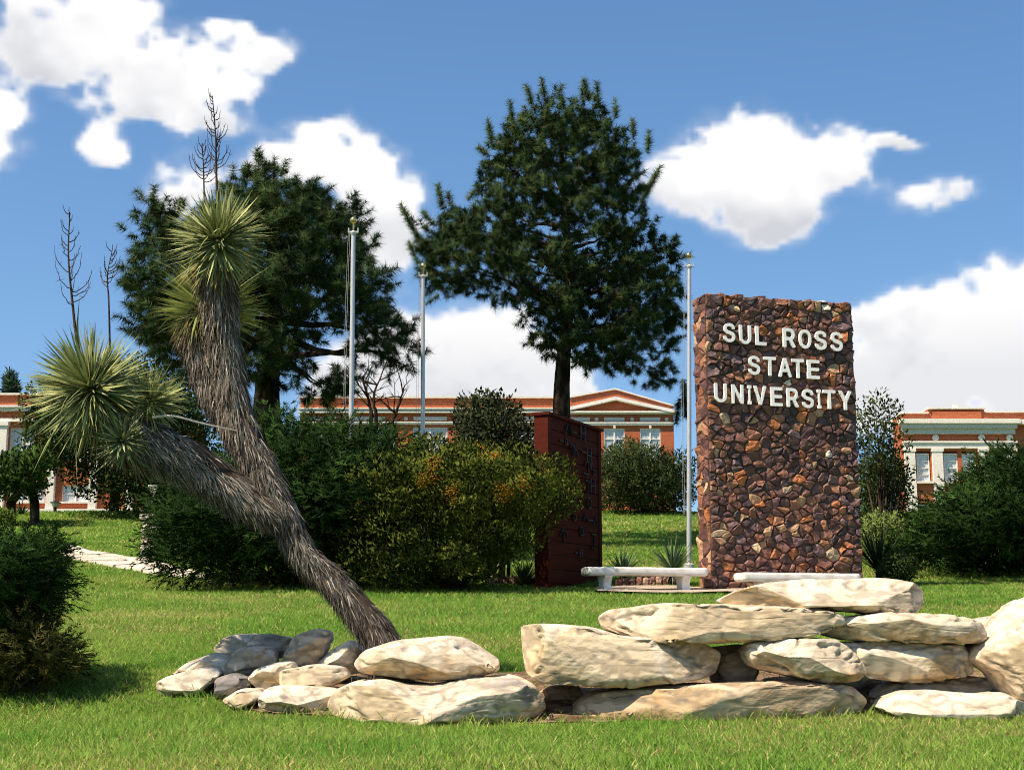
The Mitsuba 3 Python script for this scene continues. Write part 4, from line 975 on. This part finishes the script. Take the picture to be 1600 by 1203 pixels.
for c in C:
    k = rng.integers(34, 56)
    near = P[np.argsort(np.hypot(P[:, 0] - c[0], P[:, 2] - c[2]) + .25 * np.abs(P[:, 1] - 21.6))[:70]]
    for b in near[rng.choice(len(near), k, replace=False)]:
        for _ in range(3):
            mb.add(ico.vertices * .010 + b + rng.normal(size=3) * .03, ico.faces, np.array([.62, .27, .035]) * rng.uniform(.6, 1.15))
part(key, 'berries', mb, 'mat_berry', label='orange berry clusters', kind='stuff')
GB = [(712,700),(704,676),(716,662),(712,640),(724,618),(738,622),(746,612),(770,616),(790,612),(806,626),(812,650),(826,660),(836,680),(842,704),(840,760),(760,760)]
shrub('dark_bush', 'dark glossy bush rising behind the berry bush', 'bush', GB, 25.3, .9, 9000, 82, (.085, .045), ((.012, .018, .010), (.035, .045, .022), (.07, .08, .035)), R=40, lobe=0.32)
FB = [(938,800),(938,730),(944,708),(960,700),(980,690),(1004,698),(1030,702),(1056,712),(1070,704),(1082,720),(1082,800)]
shrub('round_bush', 'rounded dark bush in front of the central building', 'bush', FB, 57.0, 1.8, 15000, 83, (.20, .06), ((.014, .026, .010), (.04, .06, .022), (.075, .095, .035)), R=40, lobe=0.75, gap=1.0)
TT = [(1336,700),(1338,620),(1352,626),(1372,612),(1392,616),(1408,640),(1404,668),(1420,690),(1408,716),(1420,730),(1400,760),(1340,760)]
key, P, out, t, rng = shrub('thin_tree', 'thin airy tree rising behind the right side of the stone sign', 'tree', TT, 31.0, 1.0, 2100, 84, (.11, .05), ((.02, .03, .012), (.04, .055, .02), (.07, .09, .03)), R=30, wood=26, stem=.025, lobe=0.5)
shrub('shrub', 'dense dark shrub at the foot of the thin tree', 'shrub', [(1340,840),(1338,730),(1360,716),(1396,712),(1412,740),(1420,770),(1414,800),(1420,830),(1400,842)], 33.0, 1.0, 8000, 85, (.09, .05), ((.012, .022, .008), (.035, .055, .018), (.07, .10, .03)), R=30, lobe=0.45)
shrub('shrub', 'light green shrub between the stone sign and the right juniper', 'shrub', [(1346,850),(1352,812),(1372,800),(1398,806),(1418,824),(1424,858),(1404,876),(1360,876)], 29.0, .7, 5500, 86, (.08, .035), ((.05, .08, .02), (.12, .17, .05), (.20, .25, .08)), R=24, lobe=0.28)
shrub('rose_shrub', 'small dark shrub with a few pale blooms beside the right foot of the stone sign', 'shrub', [(1372,908),(1374,874),(1390,860),(1410,862),(1426,876),(1432,896),(1424,910)], 24.5, .4, 3600, 87, (.055, .03), ((.015, .025, .01), (.04, .06, .02), (.08, .11, .03)), R=20, lobe=0.2)


# rosettes of spiky leaves
def spiky(name, label, px, Y, L, n, seed, spread, cols, dry=0, lift=.0, wid=.03, z=None):
    rng = np.random.default_rng(seed); key = thing(name, label, 'yucca')
    p = at(*px, Y); C = np.array([p[0], p[1], (float(gz(p[0], p[1])) + lift) if z is None else z])
    ct = 1 - rng.random(n) * (1 - math.cos(math.radians(spread))); th = np.arccos(ct); ph = rng.uniform(0, 2 * np.pi, n)
    D = np.stack([np.sin(th) * np.cos(ph), np.sin(th) * np.sin(ph), ct], 1)
    S = unit(np.cross(D, UP + 1e-3)); c = np.array(cols[0]) + (np.array(cols[1]) - np.array(cols[0])) * rng.random((n, 1))
    for k in range(n):
        v, f, m = strips((C + D[k] * .03)[None], D[k][None], S[k][None], L * rng.uniform(.8, 1.1), wid * rng.uniform(.8, 1.2), np.array([[0, 0, -.08]]) * rng.random(), 4)
        part(key, 'leaf', MB().add(v, f, c[k]), 'mat_leaf')
    if lift > .1: part(key, 'trunk', MB().tube(np.array([C - UP * (lift + .05), C + UP * .02]), [.07, .06], 8).mesh(), 'mat_thatch_core')
    if dry:
        D = unit(np.stack([rng.normal(size=dry), rng.normal(size=dry), -rng.uniform(.9, 2.0, dry)], 1)); S = unit(np.cross(D, UP + 1e-3))
        v, f, m = strips(C + D * .04, D, S, lift * rng.uniform(.7, 1.15, dry), .03, None, 3)
        part(key, 'dead_leaves', MB().add(v, f, np.repeat(np.array([.55, .47, .33]) * rng.uniform(.5, 1.1, (dry, 1)), m, 0)), 'mat_dry', kind='stuff')


SG = ((.06, .11, .06), (.14, .21, .13))
spiky('small_yucca', 'small blue green yucca behind the first bench, nearest the red board', (974, 893), 24.6, .52, 90, 91, 68, SG, lift=.18)
spiky('small_yucca', 'small blue green yucca with dry lower leaves behind the first bench, nearest the stone sign', (1051, 893), 24.3, .62, 110, 92, 72, SG, dry=60, lift=.26)
spiky('small_yucca', 'pale spiky yucca between the berry bush and the red board', (818, 908), 25.0, .55, 80, 93, 60, ((.08, .12, .06), (.2, .26, .14)), wid=.026)
spiky('small_yucca', 'dark spiky yucca at the right foot of the stone sign', (1374, 900), 25.2, .95, 120, 94, 62, ((.018, .03, .015), (.05, .075, .035)), lift=.2, wid=.028)
spiky('small_yucca', 'far spiky plant between the two leaning trunks at the left', (34, 797), 56.0, .7, 40, 95, 80, ((.03, .045, .02), (.07, .09, .04)), wid=.05)


# bare dead saplings in front of the central building
def sapling(label, path, Y, seed, n):
    rng = np.random.default_rng(seed); key = thing('dead_sapling', label, 'bare sapling')
    q = np.array([at(u, v, Y) for u, v in path]); q = np.vstack([[q[0, 0], q[0, 1], float(gz(q[0, 0], q[0, 1])) - .05], q]); q = smooth_path(q, 14)
    part(key, 'trunk', MB().tube(q, np.linspace(.07, .02, 14), 7).mesh(), 'mat_bark')
    mb = MB()
    for k in range(n):
        j = rng.integers(6, 13); d = unit(rng.normal(size=3) * [1, 1, .4] + [0, 0, .9]); l = rng.uniform(.5, 1.3); s = np.linspace(0, 1, 5)[:, None]
        b = q[j] + d * l * s + rng.normal(size=(5, 3)) * .05 * s; mb.tube(b, np.linspace(.022, .006, 5), 4)
        for _ in range(3):
            d2 = unit(d + rng.normal(size=3) * .6) * l * .4; i = rng.integers(1, 4); mb.tube(np.array([b[i], b[i] + d2 * .5, b[i] + d2]), [.01, .007, .004], 3)
    part(key, 'branch', mb.mesh(), 'mat_bark', kind='stuff')


sapling('bare dead sapling just right of the left flagpole', [(580, 660), (578, 635), (572, 610), (566, 590)], 40, 1, 9)
sapling('bare dead sapling left of the middle flagpole', [(612, 672), (618, 650), (624, 628), (632, 608)], 40, 2, 7)
sapling('bare dead sapling with a forked top beside the left flagpole', [(588, 662), (584, 634), (586, 610), (596, 588)], 41, 3, 8)


# ---------------------------------------------------------------- buildings
class Facade:
    def __init__(self, key, Y, row): self.key, self.Y, self.row = key, Y, row
    def X(self, u): return float(at(u, self.row, self.Y)[0])
    def Z(self, v): return float(at(800, v, self.Y)[2])

    def rect(self, mb, u0, v0, u1, v1, off=0.0, depth=.4):
        """a block whose front stands off metres before the wall plane"""
        return mb.box(self.X(u0), self.X(u1), self.Y - off, self.Y - off + depth, self.Z(v1), self.Z(v0))

    def piece(self, name, bsdf, u0, v0, u1, v1, off=0.0, depth=.4, parent=None, label=None):
        return part(parent or self.key, name, self.rect(MB(), u0, v0, u1, v1, off, depth).mesh(), bsdf, label)

    def disc(self, u, v, r, off, bsdf='mat_panel', name='medallion'):
        a = np.arange(20) * 2 * np.pi / 20; R = r * self.Y / F_PX; P = np.array([self.X(u), self.Y, self.Z(v)])
        m = MB().tube(np.array([P - [0, off - .1, 0], P - [0, off - .02, 0], P - [0, off, 0]])[::-1] * 1.0, [R * .8, R, R], 20)
        part(self.key, name, m.mesh(), bsdf)

    def window(self, u0, v0, u1, v1, mull=(), rails=(), off=-.02, fw=1.3):
        w = part(self.key, 'window', self._frame(u0, v0, u1, v1, off, fw, mull, rails).mesh(), 'mat_white')
        part(w, 'pane', self.rect(MB(), u0 + fw * .5, v0 + fw * .5, u1 - fw * .5, v1 - fw * .5, off - .06, .02).mesh(), 'mat_pane')

    def _frame(self, u0, v0, u1, v1, off, fw, mull, rails):
        mb = MB()
        self.rect(mb, u0, v0, u0 + fw, v1, off, .10); self.rect(mb, u1 - fw, v0, u1, v1, off, .10)
        self.rect(mb, u0 + fw, v0, u1 - fw, v0 + fw, off, .097); self.rect(mb, u0 + fw, v1 - fw, u1 - fw, v1, off, .097)
        for m in mull: self.rect(mb, m - fw * .9, v0 + fw, m + fw * .9, v1 - fw, off + .004, .095)
        for r in rails: self.rect(mb, u0 + fw, r - .5, u1 - fw, r + .5, off - .008, .06)
        return mb

    def wall(self, u0, v0, u1, v1, holes, off=0.0, depth=6.0, bsdf='mat_brick', name='wall'):
        """brick wall with real openings, a solid block of rooms behind"""
        shp = shapely.box(self.X(u0), self.Z(v1), self.X(u1), self.Z(v0))
        for (a, b, c, d) in holes: shp = shp.difference(shapely.box(self.X(a), self.Z(d), self.X(c), self.Z(b)))
        ms = [trimesh.creation.extrude_polygon(g, .35, engine='earcut') for g in getattr(shp, 'geoms', [shp])]
        mb = MB()
        for m in ms:
            q = np.array(m.vertices); mb.add(np.stack([q[:, 0], self.Y - off + .35 - q[:, 2], q[:, 1]], 1), m.faces[:, ::-1] if False else m.faces)
        mb.box(self.X(u0), self.X(u1), self.Y - off + .36, self.Y - off + depth, self.Z(v1), self.Z(v0) - .02)
        return part(self.key, name, mb.mesh(), bsdf)


def central():
    F = Facade(thing('brick_building', 'long low red brick building with a pediment at its right end in the middle distance', 'building'), 72.0, 680)
    wins = [(486, 668, 538, 720), (565, 668, 617, 720), (645, 668, 699, 720), (722, 668, 776, 720), (800, 668, 852, 720)]
    F.wall(468, 622, 892, 830, wins, depth=14)
    for w in wins: F.window(*w, mull=((w[0] + w[2]) / 2,), rails=(685, 702))
    F.piece('coping', 'mat_white', 466, 619.2, 890.5, 622.4, .15, .8)
    F.piece('cornice', 'mat_white', 466, 638.4, 888, 640.4, .36, .36)
    F.piece('cornice', 'mat_panel', 468, 640.4, 888, 644.2, .22, .219)
    F.piece('cornice', 'mat_white', 466, 644.2, 888, 646.0, .30, .30)
    F.piece('architrave', 'mat_white', 468, 659.2, 888, 661.0, .16, .16)
    F.piece('architrave', 'mat_white', 468, 661.0, 888, 663.6, .12, .12)
    for a, b in ((476, 526), (552, 602), (632, 640) and (646, 698), (720, 776), (800, 850)): F.piece('frieze_panel', 'mat_panel', a, 651.3, b, 657, .07, .07)
    for u in (539, 634, 712, 788, 864): F.disc(u, 654.3, 3.2, .08)
    # pavilion with the pediment
    G = Facade(F.key, 71.2, 680)
    pw = [(944, 669.5, 976, 724), (1000, 669.5, 1032, 724)]
    G.wall(890, 640, 1053, 830, pw, depth=12, name='pavilion_wall')
    for w in pw: G.window(*w, mull=((w[0] + w[2]) / 2,), rails=(686, 704))
    z = lambda pts: [(G.X(u), G.Z(v)) for u, v in pts]

    def prism(pts, off, depth, bsdf, name):
        m = trimesh.creation.extrude_polygon(shapely.Polygon(z(pts)), depth, engine='earcut'); q = np.array(m.vertices)
        part(F.key, name, (np.stack([q[:, 0], G.Y - off + depth - q[:, 2], q[:, 1]], 1), m.faces), bsdf)
    prism([(890, 640), (890, 622), (962, 609), (1053, 635), (1053, 640)], .003, 1.2, 'mat_brick', 'gable')
    prism([(890, 622), (890, 620), (962, 606.6), (1054.5, 633.4), (1054.5, 635.4), (962, 608.9)], .1, 1.4, 'mat_white', 'gable_coping')
    prism([(888, 641), (962, 624.5), (1057, 645.5), (1057, 641.5), (962, 620.5), (888, 637)], .25, .24, 'mat_panel', 'raking_cornice')
    prism([(888, 643.2), (962, 626.6), (1057, 647.6), (1057, 645.5), (962, 624.5), (888, 641)], .38, .37, 'mat_white', 'raking_cornice')
    G.piece('cornice', 'mat_white', 888, 643.4, 1056, 646.2, .34, .335)
    G.piece('cornice', 'mat_panel', 889, 646.2, 1055, 648.0, .22, .217)
    G.piece('architrave', 'mat_white', 889, 659.4, 1054.5, 662, .16, .157)
    G.piece('architrave', 'mat_white', 890, 662, 1053.5, 665, .12, .117)
    for a, b in ((893, 922), (944, 976), (1000, 1032)): G.piece('frieze_panel', 'mat_panel', a, 652.3, b, 658, .07, .067)
    for u in (932.5, 988, 1042): G.disc(u, 655.2, 3.2, .08)
    for u in (960, 1016): G.piece('keystone', 'mat_white', u - 1.6, 664.8, u + 1.6, 669.6, .12, .118)


central()


def left_building():
    F = Facade(thing('brick_building', 'red brick building with white pilasters at the left edge behind the dark tree', 'building'), 66.0, 700)
    hol = [(14, 668, 54, 720), (18, 758, 74, 784), (98, 668, 140, 720), (100, 758, 142, 784)]
    F.wall(-240, 617, 232, 830, hol, depth=12)
    for h in hol: F.window(*h, mull=((h[0] + h[2]) / 2,), rails=((h[1] + h[3]) / 2,), off=-.08)
    F.piece('coping', 'mat_white', -242, 614.6, 234, 617.4, .15, .8)
    F.piece('cornice', 'mat_white', -242, 634.5, 234, 637.5, .34, .34)
    F.piece('cornice', 'mat_panel', -242, 637.5, 233, 643, .2, .198)
    F.piece('architrave', 'mat_white', -242, 654.5, 233, 659.5, .2, .2)
    for a, b in ((-120, -104), (-60, -46), (-2, 12), (78, 90), (144, 156), (200, 212)):
        F.piece('pilaster', 'mat_white', a, 659.5, b, 830, .25, .25)
        F.piece('capital', 'mat_white', a - 2, 659.5, b + 2, 666, .32, .32)
    for h in hol[1::2]: F.piece('sill', 'mat_white', h[0] - 1, h[3], h[2] + 1, h[3] + 2.4, .2, .198)
    F.piece('plinth', 'mat_white', -240, 795.5, 232, 812, .33, .33)


left_building()


def right_building():
    F = Facade(thing('brick_building', 'red brick building with white cornice and pilasters at the right edge', 'building'), 62.0, 700)
    hol = [(1430, 705, 1453, 753), (1472, 705, 1526, 753), (1545, 705, 1568, 753), (1430, 785, 1453, 840), (1588, 705, 1640, 753)]
    F.wall(1411, 646, 1720, 860, hol, depth=1.5)
    F.piece('parapet', 'mat_brick', 1453, 639, 1541, 646, .0, .8)
    F.piece('parapet', 'mat_brick', 1541, 644.5, 1720, 646, 0, .8)
    F.piece('parapet_panel', 'mat_brick', 1459, 643.5, 1535, 654, .10, .098)
    F.piece('coping', 'mat_white', 1410, 644.4, 1453, 646.4, .12, .9)
    F.piece('coping', 'mat_white', 1452, 637, 1542, 639.4, .14, .96)
    F.piece('coping', 'mat_white', 1542, 642.8, 1722, 644.8, .12, .9)
    F.piece('finial', 'mat_white', 1493, 631.5, 1500, 637, .05, .2)
    F.piece('cornice', 'mat_white', 1404, 656, 1592, 663, .42, .42)
    F.piece('cornice', 'mat_white', 1592, 657, 1722, 664, .35, .35)
    F.piece('cornice', 'mat_panel', 1408, 663, 1588, 670, .30, .298)
    F.piece('cornice', 'mat_panel', 1409, 670, 1586, 678.5, .16, .158)
    F.piece('architrave', 'mat_white', 1410, 689.5, 1588, 692.5, .2, .2)
    F.piece('architrave', 'mat_white', 1411, 692.5, 1586, 701, .14, .14)
    for u in (1462, 1534, 1578): F.disc(u, 684, 5.2, .10, 'mat_white')
    for a, b in ((1412, 1428), (1455, 1471), (1528, 1542), (1570, 1586)):
        F.piece('pilaster', 'mat_white', a, 706, b, 850, .14, .14)
        F.piece('capital', 'mat_white', a - 1.5, 701, b + 1.5, 706, .17, .17)
    F.window(1431.5, 708, 1451.5, 752, rails=(720, 731, 741), off=-.06, fw=1.6)
    F.window(1474, 708, 1495.5, 752, rails=(720, 731, 741), off=-.06, fw=1.6)
    F.piece('window_post', 'mat_brick', 1495.7, 705, 1502.3, 753, -.02, .3)
    F.window(1502.5, 708, 1524.5, 752, rails=(720, 731, 741), off=-.06, fw=1.6)
    F.window(1546.5, 708, 1566.5, 752, rails=(730,), off=-.06, fw=1.6)
    F.window(1431.5, 788, 1451.5, 838, rails=(812,), off=-.06, fw=1.6)
    F.window(1590, 708, 1638, 752, rails=(730,), mull=(1614,), off=-.06, fw=1.6)
    for a, b in ((1429, 1455), (1471, 1527)): F.piece('sill', 'mat_white', a, 752.5, b, 755.5, .18, .178)


right_building()


# ---------------------------------------------------------------- small street furniture by the left building
def lamp_and_sign():
    key = thing('street_lamp', 'small old fashioned lamp post in front of the left brick building', 'lamp post')
    p = at(86, 797, 58.0); z = float(gz(p[0], p[1])); k = 58 / F_PX
    part(key, 'post', MB().tube(np.array([[p[0], p[1], z - .05], [p[0], p[1], z + 9 * k]]), [.09, .06], 8).mesh(), 'mat_iron')
    part(key, 'lantern', MB().tube(np.array([[p[0], p[1], z + 9 * k], [p[0], p[1], z + 15 * k]]), [.10, .17], 6).mesh(), 'mat_lamp_glass')
    part(key, 'roof', MB().tube(np.array([[p[0], p[1], z + 15 * k], [p[0], p[1], z + 16 * k], [p[0], p[1], z + 19 * k]]), [.24, .22, .03], 6).mesh(), 'mat_iron')
    key = thing('road_sign', 'triangular white road sign seen from the back beside the big juniper', 'road sign')
    Y = 45.0
    c = [at(u, v, Y) for u, v in ((231, 757), (247, 757), (239, 782))]
    v = np.array(c + [q + [0, .02, 0] for q in c]); part(key, 'plate', (v, np.array([[0, 2, 1], [3, 4, 5], [0, 1, 4], [0, 4, 3], [1, 2, 5], [1, 5, 4], [2, 0, 3], [2, 3, 5]])), 'mat_sign')
    b = at(239, 757, Y); part(key, 'post', MB().tube(np.array([[b[0], Y + .06, float(gz(b[0], Y)) - .1], [b[0], Y + .06, b[2]]]), .03, 8).mesh(), 'mat_steel')


lamp_and_sign()


def stone_pier():
    rng = np.random.default_rng(77); Y = 33.5
    key = thing('stone_pier', 'low pale rubble stone pier half hidden by the left side of the big juniper', 'pier')
    a, b = at(222, 866, Y), at(252, 866, Y); z0 = float(gz(a[0], Y)) - .1; z1 = float(at(222, 812, Y)[2])
    part(key, 'core', MB().box(a[0] + .02, b[0] - .02, Y + .02, Y + .5, z0, z1).mesh(), 'mat_mortar')
    tones = [((.58, .53, .46), .5), ((.45, .38, .32), .3), ((.66, .62, .56), .2)]
    O = np.array([a[0], Y, z0])
    for o, U, N, w in ((O, np.array([1.0, 0, 0]), np.array([0, -1.0, 0]), b[0] - a[0]), (O + [0, .5, 0], np.array([0, -1.0, 0]), np.array([-1.0, 0, 0]), .5)):
        for cell in stone_cells(w, z1 - z0, 26, rng):
            m = stone_mesh(cell, rng, o, U, UP, N, tones, (.02, .05))
            if m is not None: part(key, 'stone', MB().add(*m), 'mat_stone')
    part(key, 'cap', MB().box(a[0] - .08, b[0] + .08, Y - .08, Y + .58, z1 + .002, z1 + .13, [.62, .56, .48]), 'mat_rock')


stone_pier()
